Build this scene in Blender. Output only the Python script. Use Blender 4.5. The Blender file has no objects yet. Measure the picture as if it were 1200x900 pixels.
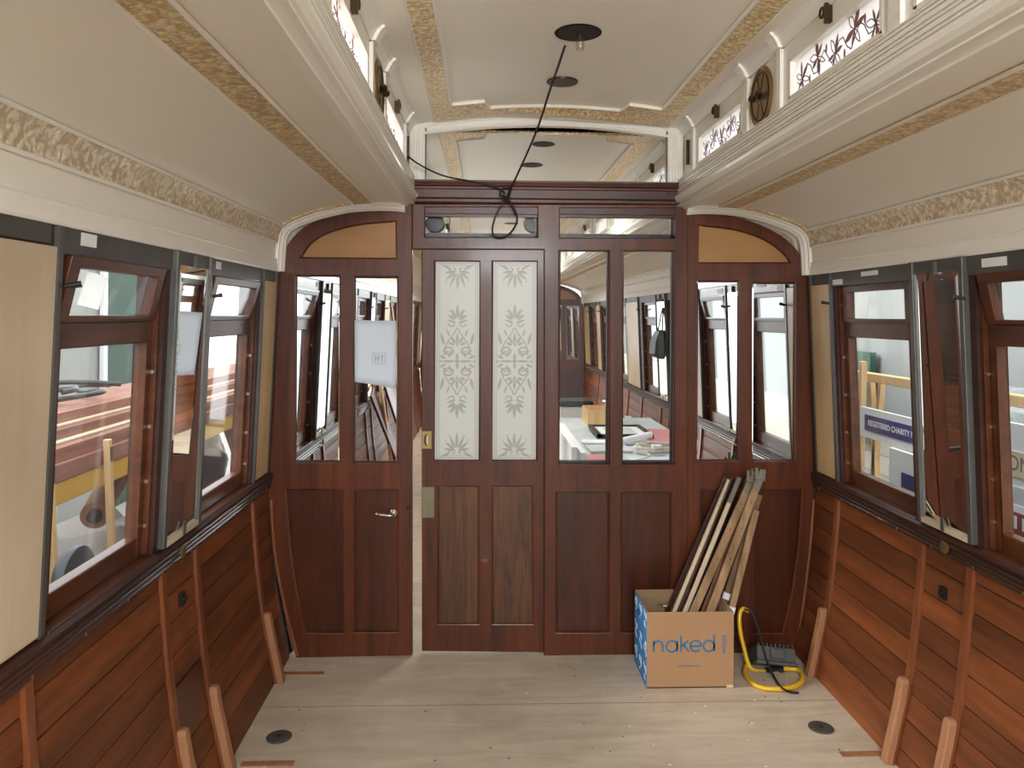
import bpy, bmesh, math, random
from mathutils import Vector, Matrix
random.seed(7)
SC = bpy.context.scene
COL = SC.collection
R3 = range(3)

# ------------------------------------------------------------------ camera
F = 900.0
YAW = math.atan(32 / 900)
ROLL = math.radians(.3)
CX, H = -.28, 1.55
cd = bpy.data.cameras.new('camera')
cam = bpy.data.objects.new('camera', cd)
COL.objects.link(cam)
cd.sensor_width = 36
cd.lens = F / 1200 * 36
cd.shift_y = -80 / 1200
cd.clip_start = .02
cam.matrix_world = Matrix.Translation((CX, 0, H)) @ Matrix.Rotation(-YAW, 4, 'Z') @ Matrix.Rotation(math.pi / 2, 4, 'X') @ Matrix.Rotation(ROLL, 4, 'Z')
SC.camera = cam

def ray(px, py):
    x, y = px - 600, py - 370
    u = (x * math.cos(ROLL) + y * math.sin(ROLL)) / F
    v = (x * math.sin(ROLL) - y * math.cos(ROLL)) / F
    return Vector((math.sin(YAW) + u * math.cos(YAW), math.cos(YAW) - u * math.sin(YAW), v))
def at_y(px, py, Y):
    d = ray(px, py); t = Y / d.y
    return Vector((CX + d.x * t, Y, H + d.z * t))
def at_x(px, py, X):
    d = ray(px, py); t = (X - CX) / d.x
    return Vector((X, d.y * t, H + d.z * t))
def at_z(px, py, z):
    d = ray(px, py); t = (z - H) / d.z
    return Vector((CX + d.x * t, d.y * t, z))
def Q(px, py):
    p = at_y(px, py, 3.5)
    return (p.x, p.z)
def QS(*pts): return [Q(*p) for p in pts]
def QR(x0, y0, x1, y1): return QS((x0, y1), (x1, y1), (x1, y0), (x0, y0))

# ------------------------------------------------------------------ mesh helpers
class MB:
    def __init__(s): s.v = []; s.f = []; s.pid = []; s.cur = 0.
    def quad(s, a, b, c, d): s.poly([a, b, c, d])
    def poly(s, pts):
        n = len(s.v); s.v += [Vector(p) for p in pts]; s.f.append(list(range(n, n + len(pts)))); s.pid.append(s.cur)
    def hexa(s, c):
        n = len(s.v); s.v += [Vector(p) for p in c]
        for q in ((0, 3, 2, 1), (4, 5, 6, 7), (0, 1, 5, 4), (1, 2, 6, 5), (2, 3, 7, 6), (3, 0, 4, 7)):
            s.f.append([n + i for i in q]); s.pid.append(s.cur)
    def box(s, x0, x1, y0, y1, z0, z1):
        s.hexa([(x0, y0, z0), (x1, y0, z0), (x1, y1, z0), (x0, y1, z0), (x0, y0, z1), (x1, y0, z1), (x1, y1, z1), (x0, y1, z1)])
        return s
    def bar(s, a, b, w, t, up=(0, 0, 1)):
        a, b = Vector(a), Vector(b); d = (b - a).normalized(); up = Vector(up)
        if abs(d.dot(up)) > .98: up = Vector((1, 0, 0))
        r = d.cross(up).normalized() * w / 2; u = r.cross(d).normalized() * t / 2
        s.hexa([a - r - u, a + r - u, a + r + u, a - r + u, b - r - u, b + r - u, b + r + u, b - r + u])
        return s
    def tube(s, pts, r, n=8, closed=False):
        pts = [Vector(p) for p in pts]; m = len(pts); base = len(s.v)
        prev = None
        for i, p in enumerate(pts):
            if closed: t = pts[(i + 1) % m] - pts[i - 1]
            else: t = pts[min(i + 1, m - 1)] - pts[max(i - 1, 0)]
            t.normalize()
            if prev is None:
                prev = t.orthogonal().normalized()
            prev = (prev - t * prev.dot(t)).normalized()
            b = t.cross(prev)
            for k in range(n):
                a = 2 * math.pi * k / n
                rr = r[i] if isinstance(r, (list, tuple)) else r
                s.v.append(p + (prev * math.cos(a) + b * math.sin(a)) * rr)
        for i in range(m if closed else m - 1):
            j = (i + 1) % m
            for k in range(n):
                l = (k + 1) % n
                s.f.append([base + i * n + k, base + i * n + l, base + j * n + l, base + j * n + k]); s.pid.append(s.cur)
        if not closed:
            s.f.append([base + k for k in range(n)][::-1]); s.pid.append(s.cur)
            s.f.append([base + (m - 1) * n + k for k in range(n)]); s.pid.append(s.cur)
        return s
    def lathe(s, prof, c, axis='Z', n=32):
        c = Vector(c); base = len(s.v); m = len(prof)
        for r, h in prof:
            for k in range(n):
                a = 2 * math.pi * k / n; p, q = r * math.cos(a), r * math.sin(a)
                s.v.append(c + Vector({'Z': (p, q, h), 'X': (h, p, q), 'Y': (p, h, q)}[axis]))
        for i in range(m - 1):
            for k in range(n):
                l = (k + 1) % n
                s.f.append([base + i * n + k, base + i * n + l, base + (i + 1) * n + l, base + (i + 1) * n + k]); s.pid.append(s.cur)
        for i in (0, m - 1):
            if prof[i][0] > 1e-5:
                s.f.append([base + i * n + k for k in range(n)]); s.pid.append(s.cur)
        return s
    def strip(s, secs, closed=False, caps=False):
        """secs: list of equal-length point lists"""
        base = len(s.v); m = len(secs[0])
        for c in secs: s.v += [Vector(p) for p in c]
        for i in range(len(secs) - 1):
            for k in range(m if closed else m - 1):
                l = (k + 1) % m
                s.f.append([base + i * m + k, base + i * m + l, base + (i + 1) * m + l, base + (i + 1) * m + k]); s.pid.append(s.cur)
        if caps:
            e = base + (len(secs) - 1) * m
            s.f.append([base + k for k in range(m)]); s.pid.append(s.cur)
            s.f.append([e + k for k in range(m)]); s.pid.append(s.cur)
        return s
    def add(s, verts, faces, fn=lambda p: p):
        b = len(s.v); s.v += [Vector(fn(Vector(p))) for p in verts]
        for q in faces: s.f.append([b + i for i in q]); s.pid.append(s.cur)
        return s

def kids_origin(o):
    p = Vector((0, 0, 0))
    while o is not None: p += Vector(o.location); o = o.parent
    return p

def build(name, mb, mat, parent=None, smooth=False, bevel=0, solid=0, base=None, merge=True, kind=None, label=None, seg=2):
    me = bpy.data.meshes.new(name)
    off = kids_origin(parent) + (Vector(base) if base is not None else Vector((0, 0, 0)))
    me.from_pydata([v - off for v in mb.v], [], mb.f)
    if len(set(mb.pid)) > 1:
        at = me.attributes.new('pid', 'FLOAT', 'FACE')
        at.data.foreach_set('value', mb.pid)
    bm = bmesh.new(); bm.from_mesh(me)
    if merge: bmesh.ops.remove_doubles(bm, verts=bm.verts, dist=2e-5)
    bmesh.ops.recalc_face_normals(bm, faces=bm.faces)
    if smooth:
        for f in bm.faces: f.smooth = True
        for e in bm.edges:
            if len(e.link_faces) == 2 and e.calc_face_angle(0) > .6: e.smooth = False
    bm.to_mesh(me); bm.free()
    o = bpy.data.objects.new(name, me); COL.objects.link(o)
    if parent is not None: o.parent = parent
    if base is not None: o.location = base
    me.materials.append(mat)
    if solid:
        md = o.modifiers.new('solid', 'SOLIDIFY'); md.thickness = solid; md.offset = -1
    if bevel:
        md = o.modifiers.new('bevel', 'BEVEL'); md.width = bevel; md.segments = seg; md.limit_method = 'ANGLE'
    if kind: o['kind'] = kind
    if label: o['label'] = label
    return o

def tag(o, label, cat, group=None, kind=None):
    o['label'] = label; o['category'] = cat
    if group: o['group'] = group
    if kind: o['kind'] = kind
    return o
def thing(name, label, cat, loc=(0, 0, 0), group=None, kind=None):
    o = bpy.data.objects.new(name, None); COL.objects.link(o); o.location = loc; o.empty_display_size = .05
    return tag(o, label, cat, group, kind)
def struct(name):
    o = bpy.data.objects.new(name, None); COL.objects.link(o); o['kind'] = 'structure'; o.empty_display_size = .05
    return o
def single(name, mb, mat, label, cat, base, group=None, **kw):
    o = build(name, mb, mat, None, base=base, **kw)
    return tag(o, label, cat, group)

def plate2d(outer, holes, t, bev=0.):
    """filled 2-D outline with holes and thickness; returns verts, faces with z = -t/2..t/2"""
    cu = bpy.data.curves.new('outline', 'CURVE'); cu.dimensions = '2D'; cu.fill_mode = 'BOTH'
    cu.extrude = max(t / 2 - bev, 1e-5); cu.bevel_depth = bev; cu.bevel_resolution = 1
    if bev: cu.offset = -bev
    for ring in [outer] + list(holes):
        sp = cu.splines.new('POLY'); sp.points.add(len(ring) - 1); sp.use_cyclic_u = True
        for p, q in zip(sp.points, ring): p.co = (q[0], q[1], 0, 1)
    return curve_geo(cu)
def curve_geo(cu):
    ob = bpy.data.objects.new('outline', cu); COL.objects.link(ob)
    dg = bpy.context.evaluated_depsgraph_get(); dg.update()
    me = bpy.data.meshes.new_from_object(ob.evaluated_get(dg))
    vs = [v.co.copy() for v in me.vertices]; fs = [list(p.vertices) for p in me.polygons]
    bpy.data.objects.remove(ob); bpy.data.curves.remove(cu); bpy.data.meshes.remove(me)
    return vs, fs
def text_geo(body, size, t=.0004, align='CENTER', space=1., bold=0.):
    cu = bpy.data.curves.new('words', 'FONT'); cu.body = body; cu.size = size; cu.extrude = t
    cu.align_x = align; cu.align_y = 'CENTER'; cu.space_character = space; cu.offset = bold
    return curve_geo(cu)
def smooth_path(pts, n=8):
    pts = [Vector(p) for p in pts]; out = []
    for i in range(len(pts) - 1):
        p0 = pts[max(i - 1, 0)]; p1 = pts[i]; p2 = pts[i + 1]; p3 = pts[min(i + 2, len(pts) - 1)]
        for k in range(n):
            t = k / n
            out.append(.5 * ((2 * p1) + (p2 - p0) * t + (2 * p0 - 5 * p1 + 4 * p2 - p3) * t * t + (3 * p1 - p0 - 3 * p2 + p3) * t ** 3))
    out.append(pts[-1]); return out

# ------------------------------------------------------------------ materials
def srgb(r, g, b):
    f = lambda c: (c / 255 / 12.92) if c / 255 <= .04045 else ((c / 255 + .055) / 1.055) ** 2.4
    return (f(r), f(g), f(b), 1)
def new_mat(name):
    m = bpy.data.materials.new(name); m.use_nodes = True
    nt = m.node_tree; nt.nodes.clear()
    out = nt.nodes.new('ShaderNodeOutputMaterial'); b = nt.nodes.new('ShaderNodeBsdfPrincipled')
    nt.links.new(b.outputs[0], out.inputs[0])
    return m, nt, b, out
def N(nt, typ, **kw):
    n = nt.nodes.new(typ)
    for k, v in kw.items():
        if k in n.inputs: n.inputs[k].default_value = v
        else: setattr(n, k, v)
    return n
def plain(name, col, rough=.5, metal=0., var=.12, scale=8., coat=0., bump=0., bscale=40.):
    m, nt, b, out = new_mat(name)
    tc = N(nt, 'ShaderNodeTexCoord')
    nz = N(nt, 'ShaderNodeTexNoise', Scale=scale, Detail=5.)
    nt.links.new(tc.outputs['Object'], nz.inputs['Vector'])
    mx = N(nt, 'ShaderNodeMix', data_type='RGBA')
    mx.inputs[6].default_value = tuple(c * (1 - var) for c in col[:3]) + (1,)
    mx.inputs[7].default_value = tuple(min(1, c * (1 + var)) for c in col[:3]) + (1,)
    nt.links.new(nz.outputs[0], mx.inputs[0]); nt.links.new(mx.outputs[2], b.inputs['Base Color'])
    b.inputs['Roughness'].default_value = rough; b.inputs['Metallic'].default_value = metal
    b.inputs['Coat Weight'].default_value = coat; b.inputs['Coat Roughness'].default_value = .15
    if bump:
        n2 = N(nt, 'ShaderNodeTexNoise', Scale=bscale, Detail=4.); nt.links.new(tc.outputs['Object'], n2.inputs['Vector'])
        bp = N(nt, 'ShaderNodeBump', Strength=bump, Distance=.01)
        nt.links.new(n2.outputs[0], bp.inputs['Height']); nt.links.new(bp.outputs[0], b.inputs['Normal'])
    return m
def wood(name, dark, light, grain='Z', rough=.32, coat=.25, fine=1., pidvar=0., contrast=1., cath=0.):
    m, nt, b, out = new_mat(name)
    tc = N(nt, 'ShaderNodeTexCoord'); mp = N(nt, 'ShaderNodeMapping')
    nt.links.new(tc.outputs['Object'], mp.inputs['Vector'])
    sc = {'X': (1.2, 16, 16), 'Y': (16, 1.2, 16), 'Z': (16, 16, 1.2)}[grain]
    mp.inputs['Scale'].default_value = [c * fine for c in sc]
    vec = mp.outputs[0]
    at = None
    if pidvar:
        at = N(nt, 'ShaderNodeAttribute', attribute_name='pid')
        ad = N(nt, 'ShaderNodeVectorMath', operation='ADD'); sc_ = N(nt, 'ShaderNodeVectorMath', operation='SCALE')
        sc_.inputs[0].default_value = (37, 17, 53); nt.links.new(at.outputs['Fac'], sc_.inputs['Scale'])
        nt.links.new(vec, ad.inputs[0]); nt.links.new(sc_.outputs[0], ad.inputs[1]); vec = ad.outputs[0]
    n1 = N(nt, 'ShaderNodeTexNoise', Scale=1., Detail=7., Roughness=.6, Distortion=.6 + cath)
    n2 = N(nt, 'ShaderNodeTexNoise', Scale=7., Detail=3., Roughness=.7)
    n3 = N(nt, 'ShaderNodeTexNoise', Scale=2.2, Detail=2.)
    nt.links.new(vec, n1.inputs['Vector']); nt.links.new(vec, n2.inputs['Vector']); nt.links.new(tc.outputs['Object'], n3.inputs['Vector'])
    a = N(nt, 'ShaderNodeMath', operation='MULTIPLY_ADD'); a.inputs[1].default_value = .35
    nt.links.new(n2.outputs[0], a.inputs[0]); nt.links.new(n1.outputs[0], a.inputs[2])
    rp = N(nt, 'ShaderNodeMapRange'); rp.inputs[1].default_value = .68 - .26 / contrast; rp.inputs[2].default_value = .68 + .26 / contrast
    nt.links.new(a.outputs[0], rp.inputs[0])
    mx = N(nt, 'ShaderNodeMix', data_type='RGBA'); mx.inputs[6].default_value = dark; mx.inputs[7].default_value = light
    nt.links.new(rp.outputs[0], mx.inputs[0])
    hs = N(nt, 'ShaderNodeHueSaturation')
    mr = N(nt, 'ShaderNodeMapRange'); mr.inputs[1].default_value = .3; mr.inputs[2].default_value = .7; mr.inputs[3].default_value = .82; mr.inputs[4].default_value = 1.15
    nt.links.new(n3.outputs[0], mr.inputs[0])
    val = mr.outputs[0]
    if pidvar:
        m2 = N(nt, 'ShaderNodeMapRange'); m2.inputs[3].default_value = 1 - pidvar; m2.inputs[4].default_value = 1 + pidvar
        nt.links.new(at.outputs['Fac'], m2.inputs[0])
        mm = N(nt, 'ShaderNodeMath', operation='MULTIPLY'); nt.links.new(val, mm.inputs[0]); nt.links.new(m2.outputs[0], mm.inputs[1]); val = mm.outputs[0]
    nt.links.new(val, hs.inputs['Value']); nt.links.new(mx.outputs[2], hs.inputs['Color'])
    nt.links.new(hs.outputs[0], b.inputs['Base Color'])
    b.inputs['Roughness'].default_value = rough; b.inputs['Coat Weight'].default_value = coat; b.inputs['Coat Roughness'].default_value = .12
    b.inputs['Specular IOR Level'].default_value = .35
    bp = N(nt, 'ShaderNodeBump', Strength=.08, Distance=.002)
    nt.links.new(n2.outputs[0], bp.inputs['Height']); nt.links.new(bp.outputs[0], b.inputs['Normal'])
    return m
def clear_glass(name, tint=(1, 1, 1, 1), refl=1., dust=0.):
    m, nt, b, out = new_mat(name); nt.nodes.remove(b)
    tr = N(nt, 'ShaderNodeBsdfTransparent', Color=tint); gl = N(nt, 'ShaderNodeBsdfGlossy', Roughness=.01)
    lw_ = N(nt, 'ShaderNodeLayerWeight', Blend=.5); pw = N(nt, 'ShaderNodeMath', operation='POWER'); pw.inputs[1].default_value = 5.; nt.links.new(lw_.outputs['Facing'], pw.inputs[0])
    mu = N(nt, 'ShaderNodeMath', operation='MULTIPLY_ADD'); mu.inputs[1].default_value = .7 * refl; mu.inputs[2].default_value = .03 * refl
    mx = N(nt, 'ShaderNodeMixShader')
    nt.links.new(pw.outputs[0], mu.inputs[0]); nt.links.new(mu.outputs[0], mx.inputs[0])
    nt.links.new(tr.outputs[0], mx.inputs[1]); nt.links.new(gl.outputs[0], mx.inputs[2])
    last = mx
    if dust:
        df = N(nt, 'ShaderNodeBsdfTranslucent', Color=(.9, .92, .93, 1)); dd = N(nt, 'ShaderNodeBsdfDiffuse', Color=(.9, .92, .93, 1))
        ad = N(nt, 'ShaderNodeMixShader', Fac=.5); nt.links.new(df.outputs[0], ad.inputs[1]); nt.links.new(dd.outputs[0], ad.inputs[2])
        tc = N(nt, 'ShaderNodeTexCoord'); nz = N(nt, 'ShaderNodeTexNoise', Scale=5., Detail=6., Roughness=.7)
        nt.links.new(tc.outputs['Object'], nz.inputs['Vector'])
        mr = N(nt, 'ShaderNodeMapRange'); mr.inputs[1].default_value = .35; mr.inputs[2].default_value = .8; mr.inputs[3].default_value = dust * .35; mr.inputs[4].default_value = dust * 2
        nt.links.new(nz.outputs[0], mr.inputs[0])
        m2 = N(nt, 'ShaderNodeMixShader'); nt.links.new(mr.outputs[0], m2.inputs[0]); nt.links.new(mx.outputs[0], m2.inputs[1]); nt.links.new(ad.outputs[0], m2.inputs[2])
        last = m2
    nt.links.new(last.outputs[0], out.inputs[0]); return m
def frosted(name, col, trans=.6, rough=.4):
    m, nt, b, out = new_mat(name); nt.nodes.remove(b)
    tl = N(nt, 'ShaderNodeBsdfTranslucent', Color=col); df = N(nt, 'ShaderNodeBsdfDiffuse', Color=col); gl = N(nt, 'ShaderNodeBsdfGlossy', Roughness=rough)
    a = N(nt, 'ShaderNodeMixShader', Fac=trans); c = N(nt, 'ShaderNodeMixShader', Fac=.06)
    nt.links.new(df.outputs[0], a.inputs[1]); nt.links.new(tl.outputs[0], a.inputs[2])
    nt.links.new(a.outputs[0], c.inputs[1]); nt.links.new(gl.outputs[0], c.inputs[2]); nt.links.new(c.outputs[0], out.inputs[0])
    return m
def gilt(name, gold, cream, scale=55., metal=.35):
    m, nt, b, out = new_mat(name)
    tc = N(nt, 'ShaderNodeTexCoord')
    nz = N(nt, 'ShaderNodeTexNoise', Scale=scale * .5, Detail=2., Distortion=1.6)
    ds = N(nt, 'ShaderNodeMix', data_type='RGBA'); ds.inputs[0].default_value = .03; nt.links.new(tc.outputs['Object'], ds.inputs[6]); nt.links.new(nz.outputs['Color'], ds.inputs[7])
    vo = N(nt, 'ShaderNodeTexVoronoi', Scale=scale, feature='SMOOTH_F1'); nt.links.new(ds.outputs[2], vo.inputs['Vector'])
    nt.links.new(tc.outputs['Object'], nz.inputs['Vector'])
    iv = N(nt, 'ShaderNodeMath', operation='SUBTRACT'); iv.inputs[0].default_value = 1.; nt.links.new(vo.outputs['Distance'], iv.inputs[1])
    c = N(nt, 'ShaderNodeMath', operation='MULTIPLY'); c.inputs[1].default_value = .7; nt.links.new(nz.outputs[0], c.inputs[0])
    a = N(nt, 'ShaderNodeMath', operation='ADD'); nt.links.new(iv.outputs[0], a.inputs[0]); nt.links.new(c.outputs[0], a.inputs[1])
    mr = N(nt, 'ShaderNodeMapRange'); mr.inputs[1].default_value = .75; mr.inputs[2].default_value = 1.2; nt.links.new(a.outputs[0], mr.inputs[0])
    mx = N(nt, 'ShaderNodeMix', data_type='RGBA'); mx.inputs[6].default_value = gold; mx.inputs[7].default_value = cream
    nt.links.new(mr.outputs[0], mx.inputs[0]); nt.links.new(mx.outputs[2], b.inputs['Base Color'])
    b.inputs['Metallic'].default_value = metal; b.inputs['Roughness'].default_value = .3
    bp = N(nt, 'ShaderNodeBump', Strength=.85, Distance=.004)
    nt.links.new(a.outputs[0], bp.inputs['Height']); nt.links.new(bp.outputs[0], b.inputs['Normal'])
    return m

M = {}
M['mahog_z'] = wood('mahogany upright grain', srgb(55, 23, 10), srgb(108, 53, 24), 'Z', rough=.38, coat=.08)
M['mahog_x'] = wood('mahogany cross grain', srgb(48, 20, 10), srgb(90, 43, 21), 'X', rough=.38, coat=.08)
M['mahog_y'] = wood('mahogany long grain', srgb(78, 38, 24), srgb(128, 70, 44), 'Y')
M['panel_dark'] = wood('dark mahogany panel', srgb(47, 20, 10), srgb(90, 43, 20), 'Z', rough=.34, coat=.15)
M['panel_oak'] = wood('brown figured door panel', srgb(58, 31, 15), srgb(108, 66, 34), 'Z', rough=.42, fine=1.7, contrast=1.3, cath=1.2)
M['planks'] = wood('varnished tongue and groove', srgb(76, 39, 20), srgb(134, 74, 37), 'Y', rough=.5, coat=.08, pidvar=.28)
M['sash'] = wood('orange brown sash wood', srgb(60, 31, 17), srgb(112, 62, 34), 'Y', rough=.36, coat=.15)
M['dado'] = wood('dark brown moulding', srgb(46, 25, 20), srgb(80, 46, 36), 'Y', rough=.5, coat=.05)
M['groove'] = plain('groove backing', srgb(40, 18, 10), .6)
M['batten'] = wood('batten wood', srgb(92, 48, 28), srgb(146, 84, 48), 'Z', rough=.35)
M['rawstrip'] = wood('unvarnished brown strip', srgb(136, 92, 62), srgb(176, 126, 90), 'Z', rough=.6, coat=0.)
M['maple'] = wood('pale veneer panel', srgb(186, 152, 104), srgb(214, 184, 138), 'Z', rough=.4, coat=.2, contrast=.7)
M['beige_panel'] = wood('pale plain pillar panel', srgb(192, 174, 148), srgb(208, 190, 164), 'Z', rough=.5, coat=.1, contrast=.6)
M['tan'] = wood('tan arch veneer', srgb(156, 112, 66), srgb(180, 136, 86), 'X', rough=.45, coat=.1, contrast=.6)
M['cream'] = plain('cream ceiling paint', srgb(240, 236, 224), .36, var=.02, scale=2.5)
M['white'] = plain('off white moulding paint', srgb(240, 237, 228), .32, var=.02, scale=4)
M['gilt'] = gilt('gilded relief frieze', srgb(200, 168, 114), srgb(252, 236, 194), 78., .3)
M['gilt_pale'] = gilt('pale gilded relief frieze', srgb(196, 178, 144), srgb(250, 242, 220), 66., .1)
M['mirror'] = plain('silvered mirror', (.84, .86, .85, 1), .015, 1., var=.03, scale=14)
M['bevel_mirror'] = plain('mirror bevel', (.86, .9, .9, 1), .03, 1., var=.02)
M['glass'] = clear_glass('window glass', (.97, .98, .98, 1), 1., dust=.012)
M['clear'] = clear_glass('clean glass', (.98, .99, .99, 1), .25)
M['frost'] = frosted('frosted glass', srgb(232, 234, 230), .4)
M['etch'] = frosted('etched pattern', srgb(196, 194, 184), .4)
M['opal'] = frosted('white etched glass', (.93, .9, .9, 1), .85)
M['leaf'] = frosted('brown leaf enamel', srgb(124, 88, 84), .6)
M['zinc'] = plain('grey bare metal', srgb(98, 97, 92), .45, .5, var=.35, scale=9)
M['darkmetal'] = plain('dark stained steel band', srgb(88, 87, 84), .42, .35, var=.45, scale=7)
M['black'] = plain('black plastic', srgb(22, 22, 22), .42)
M['well'] = plain('dark well lining', srgb(52, 42, 32), .75)
M['brass'] = plain('aged brass', srgb(150, 126, 78), .38, .8, var=.2, scale=30)
M['bronze'] = plain('dark bronze', srgb(70, 52, 34), .4, .7, var=.25, scale=20)
M['nickel'] = plain('worn nickel', srgb(176, 166, 146), .28, .9, var=.12, scale=30)
M['platemetal'] = plain('greenish lock plate', srgb(124, 118, 92), .5, .4, var=.2, scale=40)
M['paper'] = plain('white paper', srgb(236, 238, 240), .7, var=.02)
M['bluepaper'] = plain('bluish paper', srgb(214, 224, 236), .6, var=.03)
M['card'] = plain('brown cardboard', srgb(176, 136, 98), .75, var=.08, scale=5, bump=.15, bscale=90)
M['cardin'] = plain('inner cardboard', srgb(150, 122, 92), .85, var=.1)
M['blue'] = plain('printed blue', srgb(66, 142, 206), .6, var=.05)
M['inkblue'] = plain('blue ink', srgb(52, 112, 158), .6, var=.04)
M['inkgrey'] = plain('grey ink', srgb(120, 116, 110), .6)
M['yellow'] = plain('yellow enamel tube', srgb(232, 186, 28), .3, var=.08, coat=.4)
M['lampblack'] = plain('floodlight casing', srgb(84, 85, 82), .5, .2, var=.2, scale=30)
M['rubber'] = plain('black cable', srgb(26, 25, 25), .5)
M['floor_ply'] = None
M['slat'] = wood('weathered slat wood', srgb(122, 92, 64), srgb(186, 152, 114), 'Z', rough=.7, coat=0., fine=1.3)
M['slatdark'] = wood('darker weathered slat', srgb(92, 66, 46), srgb(140, 108, 80), 'Z', rough=.7, coat=0., fine=1.3)
M['stickdark'] = wood('dark polished moulding', srgb(34, 20, 16), srgb(66, 38, 28), 'Z', rough=.25, coat=.4)
M['stickcream'] = wood('cream edged strip', srgb(206, 182, 150), srgb(232, 212, 184), 'Z', rough=.6, coat=0., contrast=.7)
M['bracket'] = plain('grey cast bracket', srgb(132, 124, 112), .5, .5, var=.25, scale=30)
M['concrete'] = plain('concrete', srgb(150, 146, 138), .9, var=.2, scale=2)
M['shed'] = plain('pale grey cladding', srgb(150, 151, 147), .7, var=.06, scale=2)
M['greycladding'] = plain('grey cladding', srgb(118, 122, 121), .7, var=.06, scale=2)
M['green'] = plain('green painted door', srgb(16, 66, 50), .5, var=.15, scale=3)
M['timber'] = wood('reddish brown boards', srgb(116, 68, 52), srgb(172, 116, 92), 'Y', rough=.6, coat=0.)
M['pinewood'] = wood('pale pine batten', srgb(196, 158, 108), srgb(226, 192, 142), 'Z', rough=.6, coat=0.)
M['yellowbeam'] = plain('yellow painted beam', srgb(216, 164, 40), .5, var=.1, scale=4)
M['sheet'] = clear_glass('polythene sheet', (.93, .94, .94, 1), 1., dust=.25)
M['tarp'] = plain('crumpled grey sheet', srgb(150, 142, 132), .5, var=.3, scale=4, bump=.4, bscale=7)
M['bag'] = plain('black bag', srgb(40, 44, 50), .35, var=.3, scale=5)
M['bluebag'] = plain('blue plastic', srgb(40, 82, 160), .4)
M['purple'] = plain('purple print', srgb(62, 58, 120), .6)
M['redprint'] = plain('red carriage print', srgb(140, 52, 40), .6)
M['pink'] = plain('pink paper', srgb(206, 140, 142), .7, var=.15, scale=5)
M['greypaper'] = plain('printed sheet', srgb(196, 204, 206), .6, var=.2, scale=12)
M['cablewhite'] = plain('white flex', srgb(220, 214, 200), .5)
M['note'] = frosted('thin paper note', srgb(238, 240, 240), .55)
M['stain'] = wood('dark stain', srgb(70, 36, 24), srgb(92, 50, 32), 'Z')

def floor_mat():
    m, nt, b, out = new_mat('plywood floor')
    tc = N(nt, 'ShaderNodeTexCoord'); mp = N(nt, 'ShaderNodeMapping'); mp.inputs['Scale'].default_value = (2.2, 14, 10)
    nt.links.new(tc.outputs['Object'], mp.inputs[0])
    n1 = N(nt, 'ShaderNodeTexNoise', Scale=1., Detail=7., Roughness=.6, Distortion=.8); nt.links.new(mp.outputs[0], n1.inputs['Vector'])
    n2 = N(nt, 'ShaderNodeTexNoise', Scale=2.3, Detail=6., Roughness=.65); nt.links.new(tc.outputs['Object'], n2.inputs['Vector'])
    n3 = N(nt, 'ShaderNodeTexVoronoi', Scale=16.); nt.links.new(tc.outputs['Object'], n3.inputs['Vector'])
    n4 = N(nt, 'ShaderNodeTexVoronoi', Scale=9.); nt.links.new(tc.outputs['Object'], n4.inputs['Vector'])
    mx = N(nt, 'ShaderNodeMix', data_type='RGBA'); mx.inputs[6].default_value = srgb(190, 173, 151); mx.inputs[7].default_value = srgb(216, 201, 180)
    mr = N(nt, 'ShaderNodeMapRange'); mr.inputs[1].default_value = .3; mr.inputs[2].default_value = .7; nt.links.new(n1.outputs[0], mr.inputs[0]); nt.links.new(mr.outputs[0], mx.inputs[0])
    m2 = N(nt, 'ShaderNodeMix', data_type='RGBA'); m2.inputs[7].default_value = srgb(164, 148, 126)
    r2 = N(nt, 'ShaderNodeMapRange'); r2.inputs[1].default_value = .48; r2.inputs[2].default_value = .78; r2.inputs[4].default_value = .8; nt.links.new(n2.outputs[0], r2.inputs[0])
    nt.links.new(r2.outputs[0], m2.inputs[0]); nt.links.new(mx.outputs[2], m2.inputs[6])
    # dark nail specks and pale paint flecks
    lt = N(nt, 'ShaderNodeMath', operation='LESS_THAN'); lt.inputs[1].default_value = .075; nt.links.new(n3.outputs['Distance'], lt.inputs[0])
    sel = N(nt, 'ShaderNodeMath', operation='GREATER_THAN'); sel.inputs[1].default_value = .62
    sp = N(nt, 'ShaderNodeSeparateColor'); nt.links.new(n3.outputs['Color'], sp.inputs[0]); nt.links.new(sp.outputs[0], sel.inputs[0])
    mu = N(nt, 'ShaderNodeMath', operation='MULTIPLY'); nt.links.new(lt.outputs[0], mu.inputs[0]); nt.links.new(sel.outputs[0], mu.inputs[1])
    m3 = N(nt, 'ShaderNodeMix', data_type='RGBA'); m3.inputs[7].default_value = srgb(96, 78, 62); nt.links.new(mu.outputs[0], m3.inputs[0]); nt.links.new(m2.outputs[2], m3.inputs[6])
    l2 = N(nt, 'ShaderNodeMath', operation='LESS_THAN'); l2.inputs[1].default_value = .055; nt.links.new(n4.outputs['Distance'], l2.inputs[0])
    m4 = N(nt, 'ShaderNodeMix', data_type='RGBA'); m4.inputs[7].default_value = srgb(232, 226, 214); nt.links.new(l2.outputs[0], m4.inputs[0]); nt.links.new(m3.outputs[2], m4.inputs[6])
    nt.links.new(m4.outputs[2], b.inputs['Base Color'])
    rr = N(nt, 'ShaderNodeMapRange'); rr.inputs[3].default_value = .38; rr.inputs[4].default_value = .62; nt.links.new(n2.outputs[0], rr.inputs[0]); nt.links.new(rr.outputs[0], b.inputs['Roughness'])
    return m
M['floor_ply'] = floor_mat()
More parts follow.
